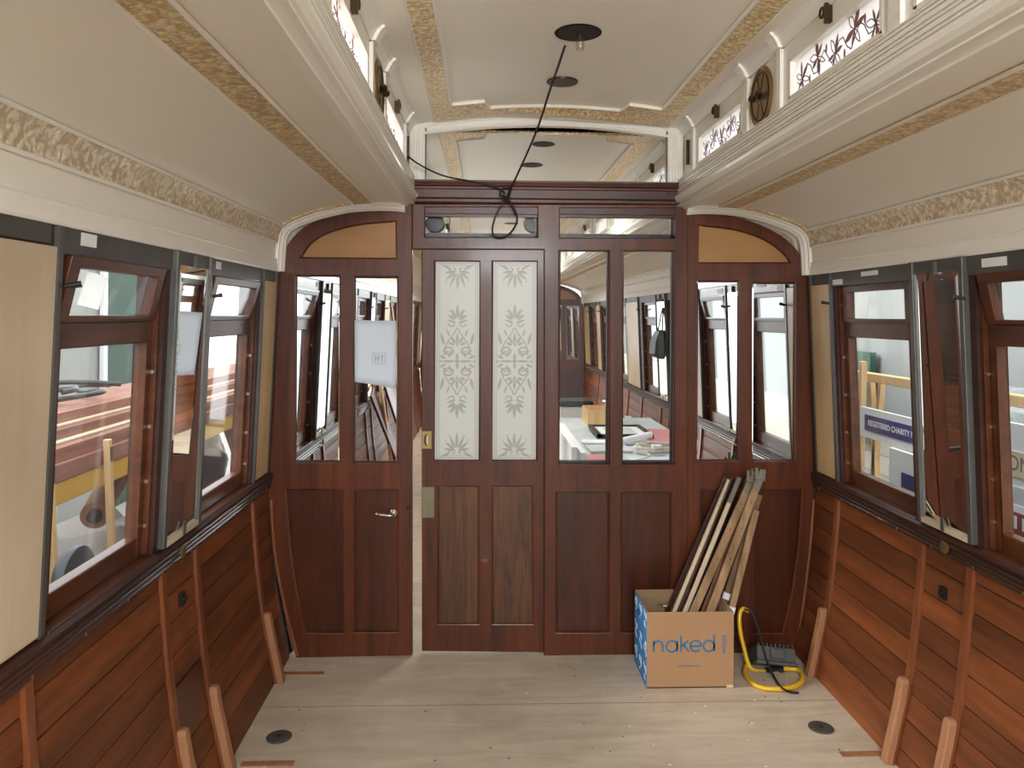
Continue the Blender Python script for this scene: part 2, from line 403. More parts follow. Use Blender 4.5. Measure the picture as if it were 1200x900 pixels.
def block_mat():
    m, nt, b, out = new_mat('concrete block wall')
    tc = N(nt, 'ShaderNodeTexCoord'); mp = N(nt, 'ShaderNodeMapping'); mp.inputs['Rotation'].default_value = (math.pi / 2, 0, math.pi / 2)
    sx = N(nt, 'ShaderNodeSeparateXYZ'); cx = N(nt, 'ShaderNodeCombineXYZ'); nt.links.new(tc.outputs['Object'], sx.inputs[0])
    nt.links.new(sx.outputs[1], cx.inputs[0]); nt.links.new(sx.outputs[2], cx.inputs[1])
    br = N(nt, 'ShaderNodeTexBrick', Scale=1.); br.inputs['Color1'].default_value = srgb(176, 168, 152); br.inputs['Color2'].default_value = srgb(190, 184, 168); br.inputs['Mortar'].default_value = srgb(150, 144, 132)
    br.inputs['Brick Width'].default_value = .45; br.inputs['Row Height'].default_value = .22; br.inputs['Mortar Size'].default_value = .008
    nt.links.new(cx.outputs[0], br.inputs['Vector']); nt.links.new(br.outputs[0], b.inputs['Base Color']); b.inputs['Roughness'].default_value = .9
    return m
M['blocks'] = block_mat()

# ------------------------------------------------------------------ carriage shell
Y_IN, Y_FAR, Y_BACK = 3.5, 11.6, -2.4
WALL = [(1.150, 0.), (1.170, .09), (1.198, .22), (1.218, .34), (1.234, .48), (1.248, .64), (1.257, .78)]
def wlow(z):
    for (x0, z0), (x1, z1) in zip(WALL, WALL[1:]):
        if z <= z1: return x0 + (x1 - x0) * (z - z0) / (z1 - z0)
    return WALL[-1][0]
def wx(z): return 1.257 - (z - .78) * (.042 / .965)
def SP(s, y, z, n): return Vector((s * (wx(z) + n), y, z))
def pbox(mb, s, y0, y1, z0, z1, n0, n1, k=0., zp=0.):
    o = lambda z: -(z - zp) * k
    mb.hexa([SP(s, y0, z0, n0 + o(z0)), SP(s, y1, z0, n0 + o(z0)), SP(s, y1, z0, n1 + o(z0)), SP(s, y0, z0, n1 + o(z0)),
             SP(s, y0, z1, n0 + o(z1)), SP(s, y1, z1, n0 + o(z1)), SP(s, y1, z1, n1 + o(z1)), SP(s, y0, z1, n1 + o(z1))])
    return mb

fl = MB().box(-1.32, 1.32, Y_BACK - .1, Y_FAR + .1, -.06, 0)
o = build('floor', fl, M['floor_ply'], kind='structure')
# plywood joints and the brown strips let into the floor
seam = MB()
for y in (3.06, 1.85, .6): seam.box(-1.145, 1.145, y, y + .003, 0, .0006)
build('board_joint', seam, plain('board joint', srgb(142, 124, 104), .8), o)
for (x0, x1, y) in ((-1.14, -.965, 3.33), (-1.11, -.93, 2.66), (.99, 1.15, 2.665)):
    build('floor_strip', MB().box(x0, x1, y, y + .028, 0, .004), M['rawstrip'], o)

OPEN = [(-2.15, -1.6), (-1.2, -.62), (-.17, .39), (.75, 1.31), (1.74, 2.30), (2.66, 3.24),
        (3.80, 4.38), (4.72, 5.28), (5.68, 6.24), (6.66, 7.3), (8.15, 8.8), (9.25, 9.85), (10.3, 10.9)]
MIRR = [(.42, .72), (2.33, 2.63), (4.41, 4.69), (6.27, 6.63), (8.85, 9.2)]
PANEL = [(-1.55, -1.25), (-.58, -.2), (1.345, 1.705), (3.275, 3.46), (3.6, 3.77), (5.32, 5.64), (7.45, 8.08), (9.92, 10.22), (10.98, 11.5)]
BATT = [-.6, .4, .72, 1.34, 1.67, 2.36, 2.63, 3.27, 4.4, 4.7, 5.3, 6.3, 6.6, 7.4, 8.1, 8.85, 9.2, 10.2]
Z_EAVE = 1.745
wcount = 0
def make_wall(s, name):
    w = struct(name)
    # lower planking, bay by bay
    mb = MB(); bk = MB()
    edges = [Y_BACK] + BATT + [Y_FAR]
    for bi in range(len(edges) - 1):
        y0, y1 = edges[bi], edges[bi + 1]
        if y0 < Y_IN < y1: spans = [(y0, Y_IN - .0), (Y_IN + .05, y1)]
        else: spans = [(y0, y1)]
        rr = random.Random(bi * 13 + (5 if s > 0 else 9))
        for (a, b) in spans:
            sh = rr.uniform(-.03, .03); z = .785
            cuts = [z]; z = .70 + sh
            while z > .05: cuts.append(z); z -= rr.choice((.088, .094, .1))
            cuts.append(0.)
            for zt, zb in zip(cuts, cuts[1:]):
                mb.cur = rr.random()
                g = .0022
                secs = []
                for y in (a + .001, b - .001):
                    pts = []
                    for k in range(5):
                        z = zb + g + (zt - zb - 2 * g) * k / 4
                        pts.append((s * (wlow(z) - (0 if 0 < k < 4 else -.0015)), y, z))
                    pts = [(s * (wlow(zb + g) + .008), y, zb + g)] + pts + [(s * (wlow(zt - g) + .008), y, zt - g)]
                    secs.append(pts)
                mb.strip(secs)
    zz_ = (-.02, .09, .22, .34, .48, .64, .80)
    bk.strip([[(s * (wlow(max(z, 0)) + .007), y, z) for z in zz_] + [(s * (wlow(max(z, 0)) + .03), y, z) for z in zz_[::-1]] for y in (Y_BACK, Y_FAR)], closed=True, caps=True)
    build('planking', mb, M['planks'], w, smooth=True)
    build('lining', bk, M['groove'], w)
    for y in BATT:
        for half in (0, 1):
            b = MB()
            zs = [0, .09, .22, .34, .48, .64, .78]
            b.strip([[(s * (wlow(z) + .004), y - .017, z), (s * (wlow(z) - .011), y - .015, z), (s * (wlow(z) - .011), y + .015, z), (s * (wlow(z) + .004), y + .017, z)] for z in zs], closed=True, caps=True)
            if half == 0: build('batten', b, M['batten'], w)
    for y in (2.36, 2.63, 3.27):
        b = MB(); zs = [0.001, .05, .1, .16, .22, .28, .295]
        hw = [.021] * 6 + [.012]
        b.strip([[(s * (wlow(z) - .010), y - h, z), (s * (wlow(z) - .036), y - h * .85, z), (s * (wlow(z) - .036), y + h * .85, z), (s * (wlow(z) - .010), y + h, z)] for z, h in zip(zs, hw)], closed=True, caps=True)
        build('seat_cleat', b, M['rawstrip'], w, bevel=.004)
    # upper wall plate with the window openings
    holes = [[(a, .835), (b, .835), (b, 1.70), (a, 1.70)] for a, b in OPEN]
    v, f = plate2d([(Y_BACK, .78), (Y_FAR, .78), (Y_FAR, 1.76), (Y_BACK, 1.76)], holes, .085)
    build('window_framing', MB().add(v, f, lambda p: SP(s, p.x, p.y, p.z + .0425)), M['dado'], w)
    # dado moulding with reeding
    prof = [(.006, .765), (-.012, .768), (-.016, .777), (-.011, .783), (-.018, .788), (-.021, .795), (-.016, .80), (-.023, .806), (-.025, .813), (-.019, .818), (-.026, .823), (-.026, .832), (-.012, .838), (.006, .838)]
    for a, b in ((Y_BACK, Y_IN), (Y_IN + .05, Y_FAR)):
        build('dado_moulding', MB().strip([[(s * (1.254 + n), y, z) for n, z in prof] for y in (a, b)], caps=True), M['dado'], w, smooth=False)
    for a, b in OPEN:
        build('sill', pbox(MB(), s, a, b, .82, .842, -.012, .085), M['sash'], w, bevel=.003)
        build('steel_band', pbox(MB(), s, a - .03, b + .03, 1.683, 1.743, -.004, .03), M['darkmetal'], w)
        if 1 < a < 5:
            # the reveal strips with their bolts
            for y, t in ((a, 1), (b, -1)):
                build('reveal_strip', pbox(MB(), s, min(y, y + t * .012), max(y, y + t * .012), .845, 1.68, .012, .05), M['sash'], w)
    for a, b in PANEL:
        build('steel_band', pbox(MB(), s, a + .02, b - .02, 1.70, 1.742, -.004, .03), M['darkmetal'], w)
        build('pillar_panel', pbox(MB(), s, a, b, .845, 1.695, -.009, .002), M['maple'] if a > 2 else M['beige_panel'], w, bevel=.003)
        st = MB()
        for y in (a - .018, b): pbox(st, s, y, y + .018, .84, 1.74, -.012, .004)
        build('metal_edge', st, M['zinc'] if a < 2 else M['darkmetal'], w)
    sc = MB()
    for k in range(60):
        y = -1.9 + k * .22
        for z, n in ((.775, -.018), (1.768, -.0)):
            c = SP(s, y + (.05 if z < 1 else 0), z, n)
            if z > 1: c.x = s * 1.2135
            sc.lathe([(.0045, -.002 * s), (.0045, .0), (.0025, -.0022 * s)][:2] , c, 'X', 8)
    build('screw_heads', sc, M['nickel'], w, kind='stuff')
    return w
wl = make_wall(-1, 'wall_left'); wr = make_wall(1, 'wall_right')

def paper_tag(s, y, z, w_, h_, parent, n=-.006, lab=None):
    mb = MB(); pbox(mb, s, y - w_ / 2, y + w_ / 2, z - h_ / 2, z + h_ / 2, n, n + .0012)
    return build('paper_tag', mb, M['paper'], parent)
paper_tag(1, 3.2, 1.70, .09, .022, wr); paper_tag(1, 2.93, 1.722, .13, .018, wr); paper_tag(1, 2.2, 1.715, .11, .026, wr)
paper_tag(-1, 1.84, 1.722, .07, .03, wl); paper_tag(-1, 2.72, 1.72, .05, .026, wl); paper_tag(1, 2.99, 1.672, .1, .014, wr, .03)
# round brass bolts and little black sockets on the wall
for s, w in ((-1, wl), (1, wr)):
    c = (s * 1.229, 2.46, .800); d = -s
    build('bolt_plate', MB().lathe([(.0, 0), (.02, 0), (.02, .006 * d), (.012, .008 * d), (.006, .008 * d), (.006, .003 * d), (0, .003 * d)], c, 'X', 20), M['brass'], w, smooth=True)
    b = MB(); b.box(min(s * 1.247, s * 1.236), max(s * 1.247, s * 1.236), 2.475, 2.505, .62, .66)
    b.lathe([(.01, 0), (.01, .008 * d), (.006, .009 * d)], (s * 1.237, 2.49, .64), 'X', 12)
    build('socket', b, M['black'], w)
# the dark patched board low on the left wall
b = MB(); b.strip([[(-(wlow(z) - .002), y, z) for z in (.24, .32, .4)] for y in (2.385, 2.60)]); build('dark_board', b, M['stain'], wl, solid=.002)

# ---- windows
def make_window(s, a, b, tilt, n):
    w = struct('window_%d' % n)
    fr = MB(); st = .05
    ya, yb = a + .014, b - .014
    pbox(fr, s, ya, ya + st, .843, 1.53, .028, .066); pbox(fr, s, yb - .03, yb, .843, 1.53, .028, .066)
    pbox(fr, s, ya + st, yb - .03, .843, .903, .028, .066); pbox(fr, s, ya + st, yb - .03, 1.467, 1.53, .028, .066)
    build('sash', fr, M['sash'], w, bevel=.004)
    build('pane', pbox(MB(), s, ya + st - .006, yb - .024, .897, 1.473, .045, .049), M['glass'], w)
    k = .2 if tilt else 0.
    v = MB(); n0, n1 = .018, .046
    pbox(v, s, ya + .01, ya + .052, 1.532, 1.682, n0, n1, k, 1.532); pbox(v, s, yb - .052, yb - .01, 1.532, 1.682, n0, n1, k, 1.532)
    pbox(v, s, ya + .052, yb - .052, 1.532, 1.546, n0, n1, k, 1.532); pbox(v, s, ya + .052, yb - .052, 1.655, 1.682, n0, n1, k, 1.532)
    vs = build('vent_sash', v, M['sash'], w, bevel=.003)
    build('vent_pane', pbox(MB(), s, ya + .048, yb - .048, 1.542, 1.659, n0 + .012, n0 + .016, k, 1.532), M['glass'], vs)
    yk = a - .006 if s < 0 else b + .03; c = SP(s, yk, 1.61, -.012)
    cb = MB(); cb.tube([c + Vector((0, 0, 0)), c + Vector((-s * .016, .006, .003)), c + Vector((-s * .03, .012, .006))], [.005, .0065, .008], 10)
    build('vent_catch', cb, M['black'], w, smooth=True)
    bl = MB()
    for y in (a + .013, b - .013):
        for z in (.93, 1.06, 1.22, 1.38, 1.6):
            q = SP(s, y, z, .022); bl.lathe([(0, -.006), (.006, -.006), (.006, .006), (0, .006)], q, 'Y', 8)
    build('bolt_heads', bl, M['nickel'], w)
    return w
num = 0
WIN = {}
for s in (-1, 1):
    for i, (a, b) in enumerate(OPEN):
        num += 1
        WIN[(s, i)] = make_window(s, a, b, (i in (4, 5) if s < 0 else i in (4, 7)) , num)

# ---- bevelled pillar mirrors
mlab = {(-1, 1): 'tall narrow mirror between two windows on the lever handle side, reflecting the paper sheet', (1, 1): 'tall narrow mirror between two windows on the cardboard box side, reflecting the sticks',
        (-1, 0): 'narrow mirror outside the frame behind the camera, lever handle side', (1, 0): 'narrow mirror outside the frame behind the camera, cardboard box side',
        (1, 3): 'narrow mirror seen through the clear panes, beside the hanging black bag', (1, 2): 'narrow mirror just beyond the partition, hidden by the mirror panes',
        (1, 4): 'farthest narrow mirror beyond the partition, past the hanging black bag'}
def wall_mirror(s, a, b, lab):
    z0, z1 = .862, 1.70
    t = thing('pillar_mirror', lab, 'mirror', tuple(SP(s, (a + b) / 2, z0, -.01)), 'narrow mirrors between the carriage windows')
    ia, ib = a + .022, b - .022; bv = .026
    g = MB(); n = -.014
    P = lambda y, z, d=0: SP(s, y, z, n + d)
    g.quad(P(ia + bv, z0 + bv), P(ib - bv, z0 + bv), P(ib - bv, z1 - bv), P(ia + bv, z1 - bv))
    build('mirror_glass', g, M['mirror'], t, solid=.004)
    e = MB(); I = [(ia + bv, z0 + bv), (ib - bv, z0 + bv), (ib - bv, z1 - bv), (ia + bv, z1 - bv)]; O = [(ia, z0), (ib, z0), (ib, z1), (ia, z1)]
    for k in range(4):
        l = (k + 1) % 4; e.quad(P(*I[k]), P(*I[l]), P(*O[l], .0035), P(*O[k], .0035))
    build('mirror_bevel', e, M['bevel_mirror'], t)
    for p, q in ((a, ia), (ib, b)): build('metal_post', pbox(MB(), s, p, q, .845, 1.742, -.02, .002), M['zinc'], t, bevel=.002)
    fb = MB(); pbox(fb, s, ia, ib, 1.70, 1.742, -.012, .002); build('top_plate', fb, M['darkmetal'], t)
    bt = MB(); pbox(bt, s, ia, ib, .845, z0, -.02, .002); build('bottom_block', bt, M['beige_panel'], t)
    build('clip', pbox(MB(), s, (a + b) / 2 - .008, (a + b) / 2 + .008, .848, .89, -.024, -.019), M['zinc'], t)
    build('clip', pbox(MB(), s, (a + b) / 2 - .008, (a + b) / 2 + .008, 1.695, 1.735, -.024, -.012), M['zinc'], t)
    return t
for s in (-1, 1):
    for i, (a, b) in enumerate(MIRR):
        if (s, i) in mlab: wall_mirror(s, a, b, mlab[(s, i)])

# ------------------------------------------------------------------ ceiling
ceil = struct('ceiling')
CXW = .63
def cz(x): return 2.47 - .06 * (x / CXW) ** 2
secs = [[(x, y, cz(x)) for x in [(-.66 + 1.32 * k / 60) for k in range(61)]] for y in (Y_BACK, Y_FAR)]
panel = build('ceiling_panel', MB().strip(secs), M['cream'], ceil)
md = panel.modifiers.new('s', 'SOLIDIFY'); md.thickness = .02; md.offset = 1
LAMPS = [(.018, 2.48, .072), (.019, 3.0, .058), (.03, 4.10, .058), (0., 4.67, .066), (.005, 7.04, .07), (-.02, 7.64, .07)]
cut = MB()
for x, y, r in LAMPS: cut.lathe([(r, -.2), (r, .2)], (x, y, 2.47), 'Z', 40)
co = build('cutter', cut, M['cream'])
md = panel.modifiers.new('b', 'BOOLEAN'); md.object = co; md.operation = 'DIFFERENCE'; md.solver = 'EXACT'
dg = bpy.context.evaluated_depsgraph_get(); dg.update()
me = bpy.data.meshes.new_from_object(panel.evaluated_get(dg)); panel.modifiers.clear(); panel.data = me
bpy.data.objects.remove(co)
for i, (x, y, r) in enumerate(LAMPS):
    z = cz(x)
    build('lamp_well', MB().lathe([(r + .004, -.003), (r - .003, -.003), (r - .004, .0), (r - .006, .03), (r * .75, .07), (0, .075), (0, .08), (r * .8, .078), (r + .004, .03)], (x, y, z), 'Z', 40), M['well'], ceil, smooth=True)
    if i == 1: build('trim_ring', MB().lathe([(r - .012, -.006), (r + .002, -.006), (r + .003, 0), (r - .012, .012)], (x, y, z), 'Z', 40), M['bronze'], ceil, smooth=True)
# coves
COVE = [(1.216, 1.745), (1.213, 1.80), (1.209, 1.86), (1.203, 1.905), (1.186, 1.938), (1.158, 1.962), (1.115, 1.984), (1.024, 2.016), (.93, 2.039), (.87, 2.049), (.78, 2.055), (.70, 2.055), (.64, 2.05)]
def offset_poly(pts, d):
    out = []
    for i, p in enumerate(pts):
        a = Vector(pts[max(i - 1, 0)]); b = Vector(pts[min(i + 1, len(pts) - 1)]); t = (b - a).normalized()
        n = Vector((-t.y, t.x))       # polyline runs eaves -> centre; inward/down is to the right side
        out.append((p[0] + n.x * d, p[1] + n.y * d))
    return out
def cove_dense(n=48):
    pts = [Vector(p) for p in COVE]; out = smooth_path([(p.x, p.y, 0) for p in pts], 5)
    return [(p.x, p.y) for p in out]
CD = cove_dense()
for s in (-1, 1):
    build('cove', MB().strip([[(s * x, y, z) for x, z in CD + offset_poly(CD, -.02)[::-1]] for y in (Y_BACK, Y_FAR)], closed=True, caps=True), M['cream'], ceil, smooth=True)
    # lip along the eaves
    pr = [(1.222, 1.742), (1.206, 1.742), (1.203, 1.748), (1.204, 1.782), (1.207, 1.790), (1.203, 1.794), (1.206, 1.80), (1.222, 1.80)]
    build('eaves_board', MB().strip([[(s * x, y, z) for x, z in pr] for y in (Y_BACK, Y_FAR)], closed=True, caps=True), M['white'], ceil)
IN_ = offset_poly(CD, .007); IN2 = offset_poly(CD, .013)
assert IN_[3][0] < CD[3][0]
def sub(poly, lo, hi, key): return [i for i, p in enumerate(CD) if lo <= key(p) <= hi]
low_i = [i for i, p in enumerate(CD) if 1.868 <= p[1] <= 1.95 and p[0] > 1.16]
up_i = [i for i, p in enumerate(CD) if .775 <= p[0] <= .875]
def band(idx, d, y0, y1, s, mat, name):
    mb = MB(); ins = offset_poly(CD, d)
    ring = [CD[i] for i in idx] + [ins[i] for i in reversed(idx)]
    n = max(2, int((y1 - y0) / .5))
    mb.strip([[(s * x, y0 + (y1 - y0) * k / n, z) for x, z in ring] for k in range(n + 1)], closed=True, caps=True)
    return build(name, mb, mat, ceil)
for s in (-1, 1):
    for y0, y1 in ((Y_BACK, 3.43), (3.62, Y_FAR - .1)):
        band(low_i, .007, y0, y1, s, M['gilt_pale'] , 'gilded_frieze')
        band(up_i, .007, y0, y1, s, M['gilt'], 'gilded_frieze')
        # plain beads either side of the friezes
        for idx, nm in (([low_i[0] - 1, low_i[0]], 0), ([low_i[-1], low_i[-1] + 1], 0), ([up_i[0] - 1, up_i[0]], 0), ([up_i[-1], up_i[-1] + 1], 0)):
            p = [IN_[i] for i in idx]; c = p[0] if nm else ((p[0][0] + p[1][0]) / 2, (p[0][1] + p[1][1]) / 2)
            ed = IN_[idx[1]] if idx[1] in (low_i[0], up_i[0]) else IN_[idx[0]]
            build('bead', MB().tube([(s * ed[0], y0, ed[1]), (s * ed[0], y1, ed[1])], .0055, 8), M['white'], ceil, smooth=True)
    # ring of gilt and white moulding following the arch at each end
    for Y, d in ((3.5, -1), (Y_FAR, -1), (3.55, 1)):
        i0 = low_i[0]; i1 = up_i[-1]
        idx = list(range(i0, i1 + 1))
        ins = offset_poly(CD, .007)
        ring = [(Y + d * .045, CD), (Y + d * .045, ins), (Y + d * .078, ins), (Y + d * .078, CD)]
        build('gilded_arch', MB().strip([[(s * pl[i][0], y, pl[i][1]) for y, pl in ring] for i in idx], closed=True, caps=True), M['gilt'], ceil)
        idx = list(range(0, len(CD)))
        prof = [(0, 0), (0, .034), (.012, .034), (.018, .028), (.026, .026), (.034, .014), (.044, .012), (.046, 0)]
        offs = [offset_poly(CD, q) for _, q in prof]
        build('arch_moulding', MB().strip([[(s * offs[k][i][0], Y + d * prof[k][0], offs[k][i][1]) for k in range(len(prof))] for i in idx], closed=True, caps=True), M['white'], ceil)
# clerestory
CLW = [(-2.1, -1.6), (-1.15, -.6), (-.3, .25), (1.05, 1.593), (1.735, 2.265), (2.70, 3.245), (3.85, 4.4), (4.7, 5.25), (5.7, 6.25), (6.65, 7.2), (8.0, 8.55), (9.2, 9.75), (10.3, 10.85)]
CORN = [(.65, 2.185), (.620, 2.185), (.616, 2.178), (.598, 2.174)]
for _z in (2.170, 2.160, 2.146, 2.136, 2.122, 2.112): CORN += [(.598, _z), (.605, _z - .0008), (.605, _z - .0034), (.598, _z - .0042)]
CORN += [(.598, 2.104), (.590, 2.102), (.585, 2.094), (.587, 2.084), (.598, 2.074), (.614, 2.069), (.614, 2.061), (.600, 2.060), (.600, 2.056), (.614, 2.054), (.630, 2.050), (.630, 2.043), (.655, 2.043), (.66, 2.056)]
CROWN = [(.65, 2.42), (.595, 2.42), (.595, 2.412), (.605, 2.404), (.612, 2.392), (.618, 2.380), (.622, 2.372), (.65, 2.372)]
def ellipse(y, z, ry, rz, n=28): return [(y + ry * math.cos(2 * math.pi * k / n), z + rz * math.sin(2 * math.pi * k / n)) for k in range(n)]
def flower(mbs, cy, cz_, r, rot, rr):
    """leaf spray: list of (polygon) in (y,z)"""
    for k in range(6):
        a = rot + k * math.pi / 3 + rr.uniform(-.2, .2); L = r * rr.uniform(.75, 1.15); w = L * rr.uniform(.11, .2)
        pts = []
        for t in (0, .12, .28, .45, .62, .8, .92, 1, .92, .8, .62, .45, .28, .12):
            side = 1 if len(pts) < 7 else -1
            ww = w * math.sin(math.pi * min(t, .98)) * side
            p = Vector((cy, cz_)) + Vector((math.cos(a), math.sin(a))) * (L * t) + Vector((-math.sin(a), math.cos(a))) * ww
            pts.append((p.x, p.y))
        mbs.append((pts, k % 3 != 0))
def clip_rect(p, a, b, z0, z1): return [(min(max(y, a), b), min(max(z, z0), z1)) for y, z in p]
Z0C, Z1C = 2.203, 2.318
for s in (-1, 1):
    X = lambda d: s * (CXW + d)
    v, f = plate2d([(Y_BACK, 2.165), (Y_FAR, 2.165), (Y_FAR, 2.42), (Y_BACK, 2.42)], [[(a, Z0C), (b, Z0C), (b, Z1C), (a, Z1C)] for a, b in CLW], .03)
    build('clerestory_side', MB().add(v, f, lambda p: (X(.015 + p.z), p.x, p.y)), M['white'], ceil)
    build('cornice', MB().strip([[(s * x, y, z) for x, z in CORN] for y in (Y_BACK, Y_FAR)], closed=True, caps=True), M['white'], ceil)
    build('crown_moulding', MB().strip([[(s * x, y, z) for x, z in CROWN] for y in (Y_BACK, Y_FAR)], closed=True, caps=True), M['white'], ceil)
    # pilaster strips that break the crown forward
    ys = []
    for (a, b), (c, d) in zip(CLW, CLW[1:]):
        g = c - b
        if g > .3: ys += [(b + .055, b + .085), (c - .085, c - .055)]
        else: ys += [((b + c) / 2 - .025, (b + c) / 2 + .025)]
    for a, b in ys:
        if 3.46 < a < 3.6: continue
        pm = MB(); pm.box(min(X(-.011), X(.002)), max(X(-.011), X(.002)), a, b, 2.18, 2.38)
        pm.strip([[(s * (x - .012), y, z) for x, z in CROWN] for y in (a - .012, b + .012)], closed=True, caps=True)
        build('pilaster', pm, M['white'], ceil)
    for i, (a, b) in enumerate(CLW):
        num += 1
        w = struct('window_%d' % num)
        fr = MB()
        for z in (Z0C, Z1C): fr.box(min(X(-.004), X(.03)), max(X(-.004), X(.03)), a - .008, b + .008, z - .006, z + .006)
        for y in (a, b): fr.box(min(X(-.004), X(.03)), max(X(-.004), X(.03)), y - .006, y + .006, Z0C, Z1C)
        build('glazing_bead', fr, M['white'], w)
        pn = build('etched_pane', MB().box(min(X(.014), X(.018)), max(X(.014), X(.018)), a + .004, b - .004, Z0C + .004, Z1C - .004), M['opal'], w)
        if 1.0 < a < 5.5:
            rr = random.Random(i * 3 + 1); shp = []; nfl = 5
            for k in range(nfl):
                flower(shp, a + (b - a) * (k + .5) / nfl, 2.26 + (.014 if k % 2 else -.012), .052, rr.uniform(0, 1), rr)
            em = MB()
            for pts, fill in shp:
                pts = clip_rect(pts, a + .006, b - .006, Z0C + .006, Z1C - .006)
                pp = [(X(.0128), y, z) for y, z in pts]
                if fill: em.poly(pp)
                else:
                    for q in range(len(pp)): em.bar(pp[q], pp[(q + 1) % len(pp)], .0028, .0008, (1, 0, 0))
            vine = [(X(.0128), a + (b - a) * t / 24, 2.255 + .026 * math.sin(t * 1.35)) for t in range(1, 24)]
            for p, q in zip(vine, vine[1:]): em.bar(p, q, .003, .0008, (1, 0, 0))
            for k in range(1, nfl):
                em.poly([(X(.0128), y, z) for y, z in ellipse(a + (b - a) * k / nfl, 2.23 + .05 * (k % 2), .006, .013, 10)])
            build('leaf_etching', em, M['leaf'], pn)
        # ring catch above the pane
        yc = (a + b) / 2; c = Vector((X(-.012), yc, 2.352))
        cm = MB(); cm.tube([c + Vector((-s * .006, .012 + .013 * math.cos(t * .524), .008 + .013 * math.sin(t * .524))) for t in range(12)], .0036, 8, True)
        cm.box(min(X(-.02), X(.002)), max(X(-.02), X(.002)), yc - .012, yc - .003, 2.325, 2.378)
        build('ring_catch', cm, M['bronze'], w, smooth=True)
# dark slot beside the partition pilasters
for s in (-1, 1):
    build('dark_slot', MB().box(min(s * .616, s * .632), max(s * .616, s * .632), 3.40, 3.408, 2.23, 2.34), M['bronze'], ceil)
# lintel, pilasters and glass over the partition head
arc = [(-.62 + 1.24 * k / 24, cz(-.62 + 1.24 * k / 24) + .004) for k in range(25)]
lowr = [(x, z - .052) for x, z in reversed(arc)]
v, f = plate2d(arc + lowr, [], .05)
lint = build('lintel', MB().add(v, f, lambda p: (p.x, 3.525 + p.z, p.y)), M['white'], ceil)
lm = MB(); arc2 = [(x, 3.497, z - .05) for x, z in arc]; lm.tube(arc2, .007, 8); lm.tube([(x, y, z + .03) for x, y, z in arc2], .004, 8)
build('lintel_bead', lm, M['white'], ceil, smooth=True)
for s in (-1, 1):
    pm = MB()
    x0, x1 = (.555, .625)
    pm.box(min(s * x0, s * x1), max(s * x0, s * x1), 3.49, 3.55, 2.15, 2.41)
    for k in range(5):
        x = x0 + .008 + k * .0135; pm.tube([(s * x, 3.489, 2.16), (s * x, 3.489, 2.39)], .0042, 8)
    build('fluted_pilaster', pm, M['white'], ceil)
    build('pilaster_edge', MB().box(min(s * .548, s * .556), max(s * .548, s * .556), 3.495, 3.51, 2.15, 2.40), M['zinc'], ceil)
build('head_glass', MB().box(-.555, .555, 3.52, 3.524, 2.15, 2.40), M['clear'], ceil)
# gilt frieze on the upper ceiling, with stepped corners
def ceil_frieze(ya, yb, ends, xl=(-.507, -.427), xr=(.552, .469)):
    def run(x0, x1, y): 
        n = 14; return [(x0 + (x1 - x0) * k / n, y) for k in range(n + 1)]
    outer = run(xl[0], xr[0], ya) + run(xr[0], xl[0], yb)
    inn = []
    w1, w2, st = .225, .12, .16
    lo = ya + (.1 if not ends[0] else 0); hi = yb - (.1 if not ends[1] else 0)
    if ends[0]:
        inn += [(xl[1], ya + w1), (xl[1] + st - .02, ya + w1), (xl[1] + st, ya + w2)] + run(xl[1] + st + .01, xr[1] - st - .01, ya + w2) + [(xr[1] - st, ya + w2), (xr[1] - st + .02, ya + w1), (xr[1], ya + w1)]
    else: inn += run(xl[1], xr[1], ya + .1)
    if ends[1]:
        inn += [(xr[1], yb - w1), (xr[1] - st + .02, yb - w1), (xr[1] - st, yb - w2)] + run(xr[1] - st - .01, xl[1] + st + .01, yb - w2) + [(xl[1] + st, yb - w2), (xl[1] + st - .02, yb - w1), (xl[1], yb - w1)]
    else: inn += run(xr[1], xl[1], yb - .1)
    v, f = plate2d(outer, [inn], .012)
    build('gilded_frieze', MB().add(v, f, lambda p: (p.x, p.y, cz(p.x) - .004 + p.z)), M['gilt'], ceil)
    build('bead', MB().tube([(x, y, cz(x) - .008) for x, y in inn], .007, 8, True), M['white'], ceil, smooth=True)
    build('bead', MB().tube([(x, y, cz(x) - .006) for x, y in outer], .005, 8, True), M['white'], ceil, smooth=True)
ceil_frieze(Y_BACK + .1, 3.452, (False, True)); ceil_frieze(3.66, Y_FAR - .1, (True, True))

# ------------------------------------------------------------------ partition
wb = struct('wall_back')
def zfix(pts): return [(x, max(z, 0.)) for x, z in pts]
def yplate(name, outer, holes, y, t, mat, parent, bev=.004, dx=0., dy=0.):
    v, f = plate2d(outer, holes, t, bev)
    return build(name, MB().add(v, f, lambda p: (p.x + dx, y + t / 2 - p.z + dy, p.y)), mat, parent)
def inset(b, d=.006):
    xs = [p[0] for p in b]; zs = [p[1] for p in b]
    return min(xs) - d, max(xs) + d, min(zs) - d, max(zs) + d
def bev_pane(name, rect, y, parent, bv=.011):
    x0, x1, z0, z1 = inset(rect, .002)
    o = build(name, MB().box(x0 + bv, x1 - bv, y, y + .004, z0 + bv, z1 - bv), M['mirror'], parent)
    e = MB(); I = [(x0 + bv, z0 + bv), (x1 - bv, z0 + bv), (x1 - bv, z1 - bv), (x0 + bv, z1 - bv)]; O = [(x0, z0), (x1, z0), (x1, z1), (x0, z1)]
    for k in range(4):
        l = (k + 1) % 4; e.quad((I[k][0], y, I[k][1]), (I[l][0], y, I[l][1]), (O[l][0], y + .0032, O[l][1]), (O[k][0], y + .0032, O[k][1]))
    build('mirror_bevel', e, M['bevel_mirror'], o)
    return o
def bead_frame(ring, y, r, parent, mat):
    return build('panel_bead', MB().tube([(x, y, z) for x, z in ring], r, 6, True), mat, parent)
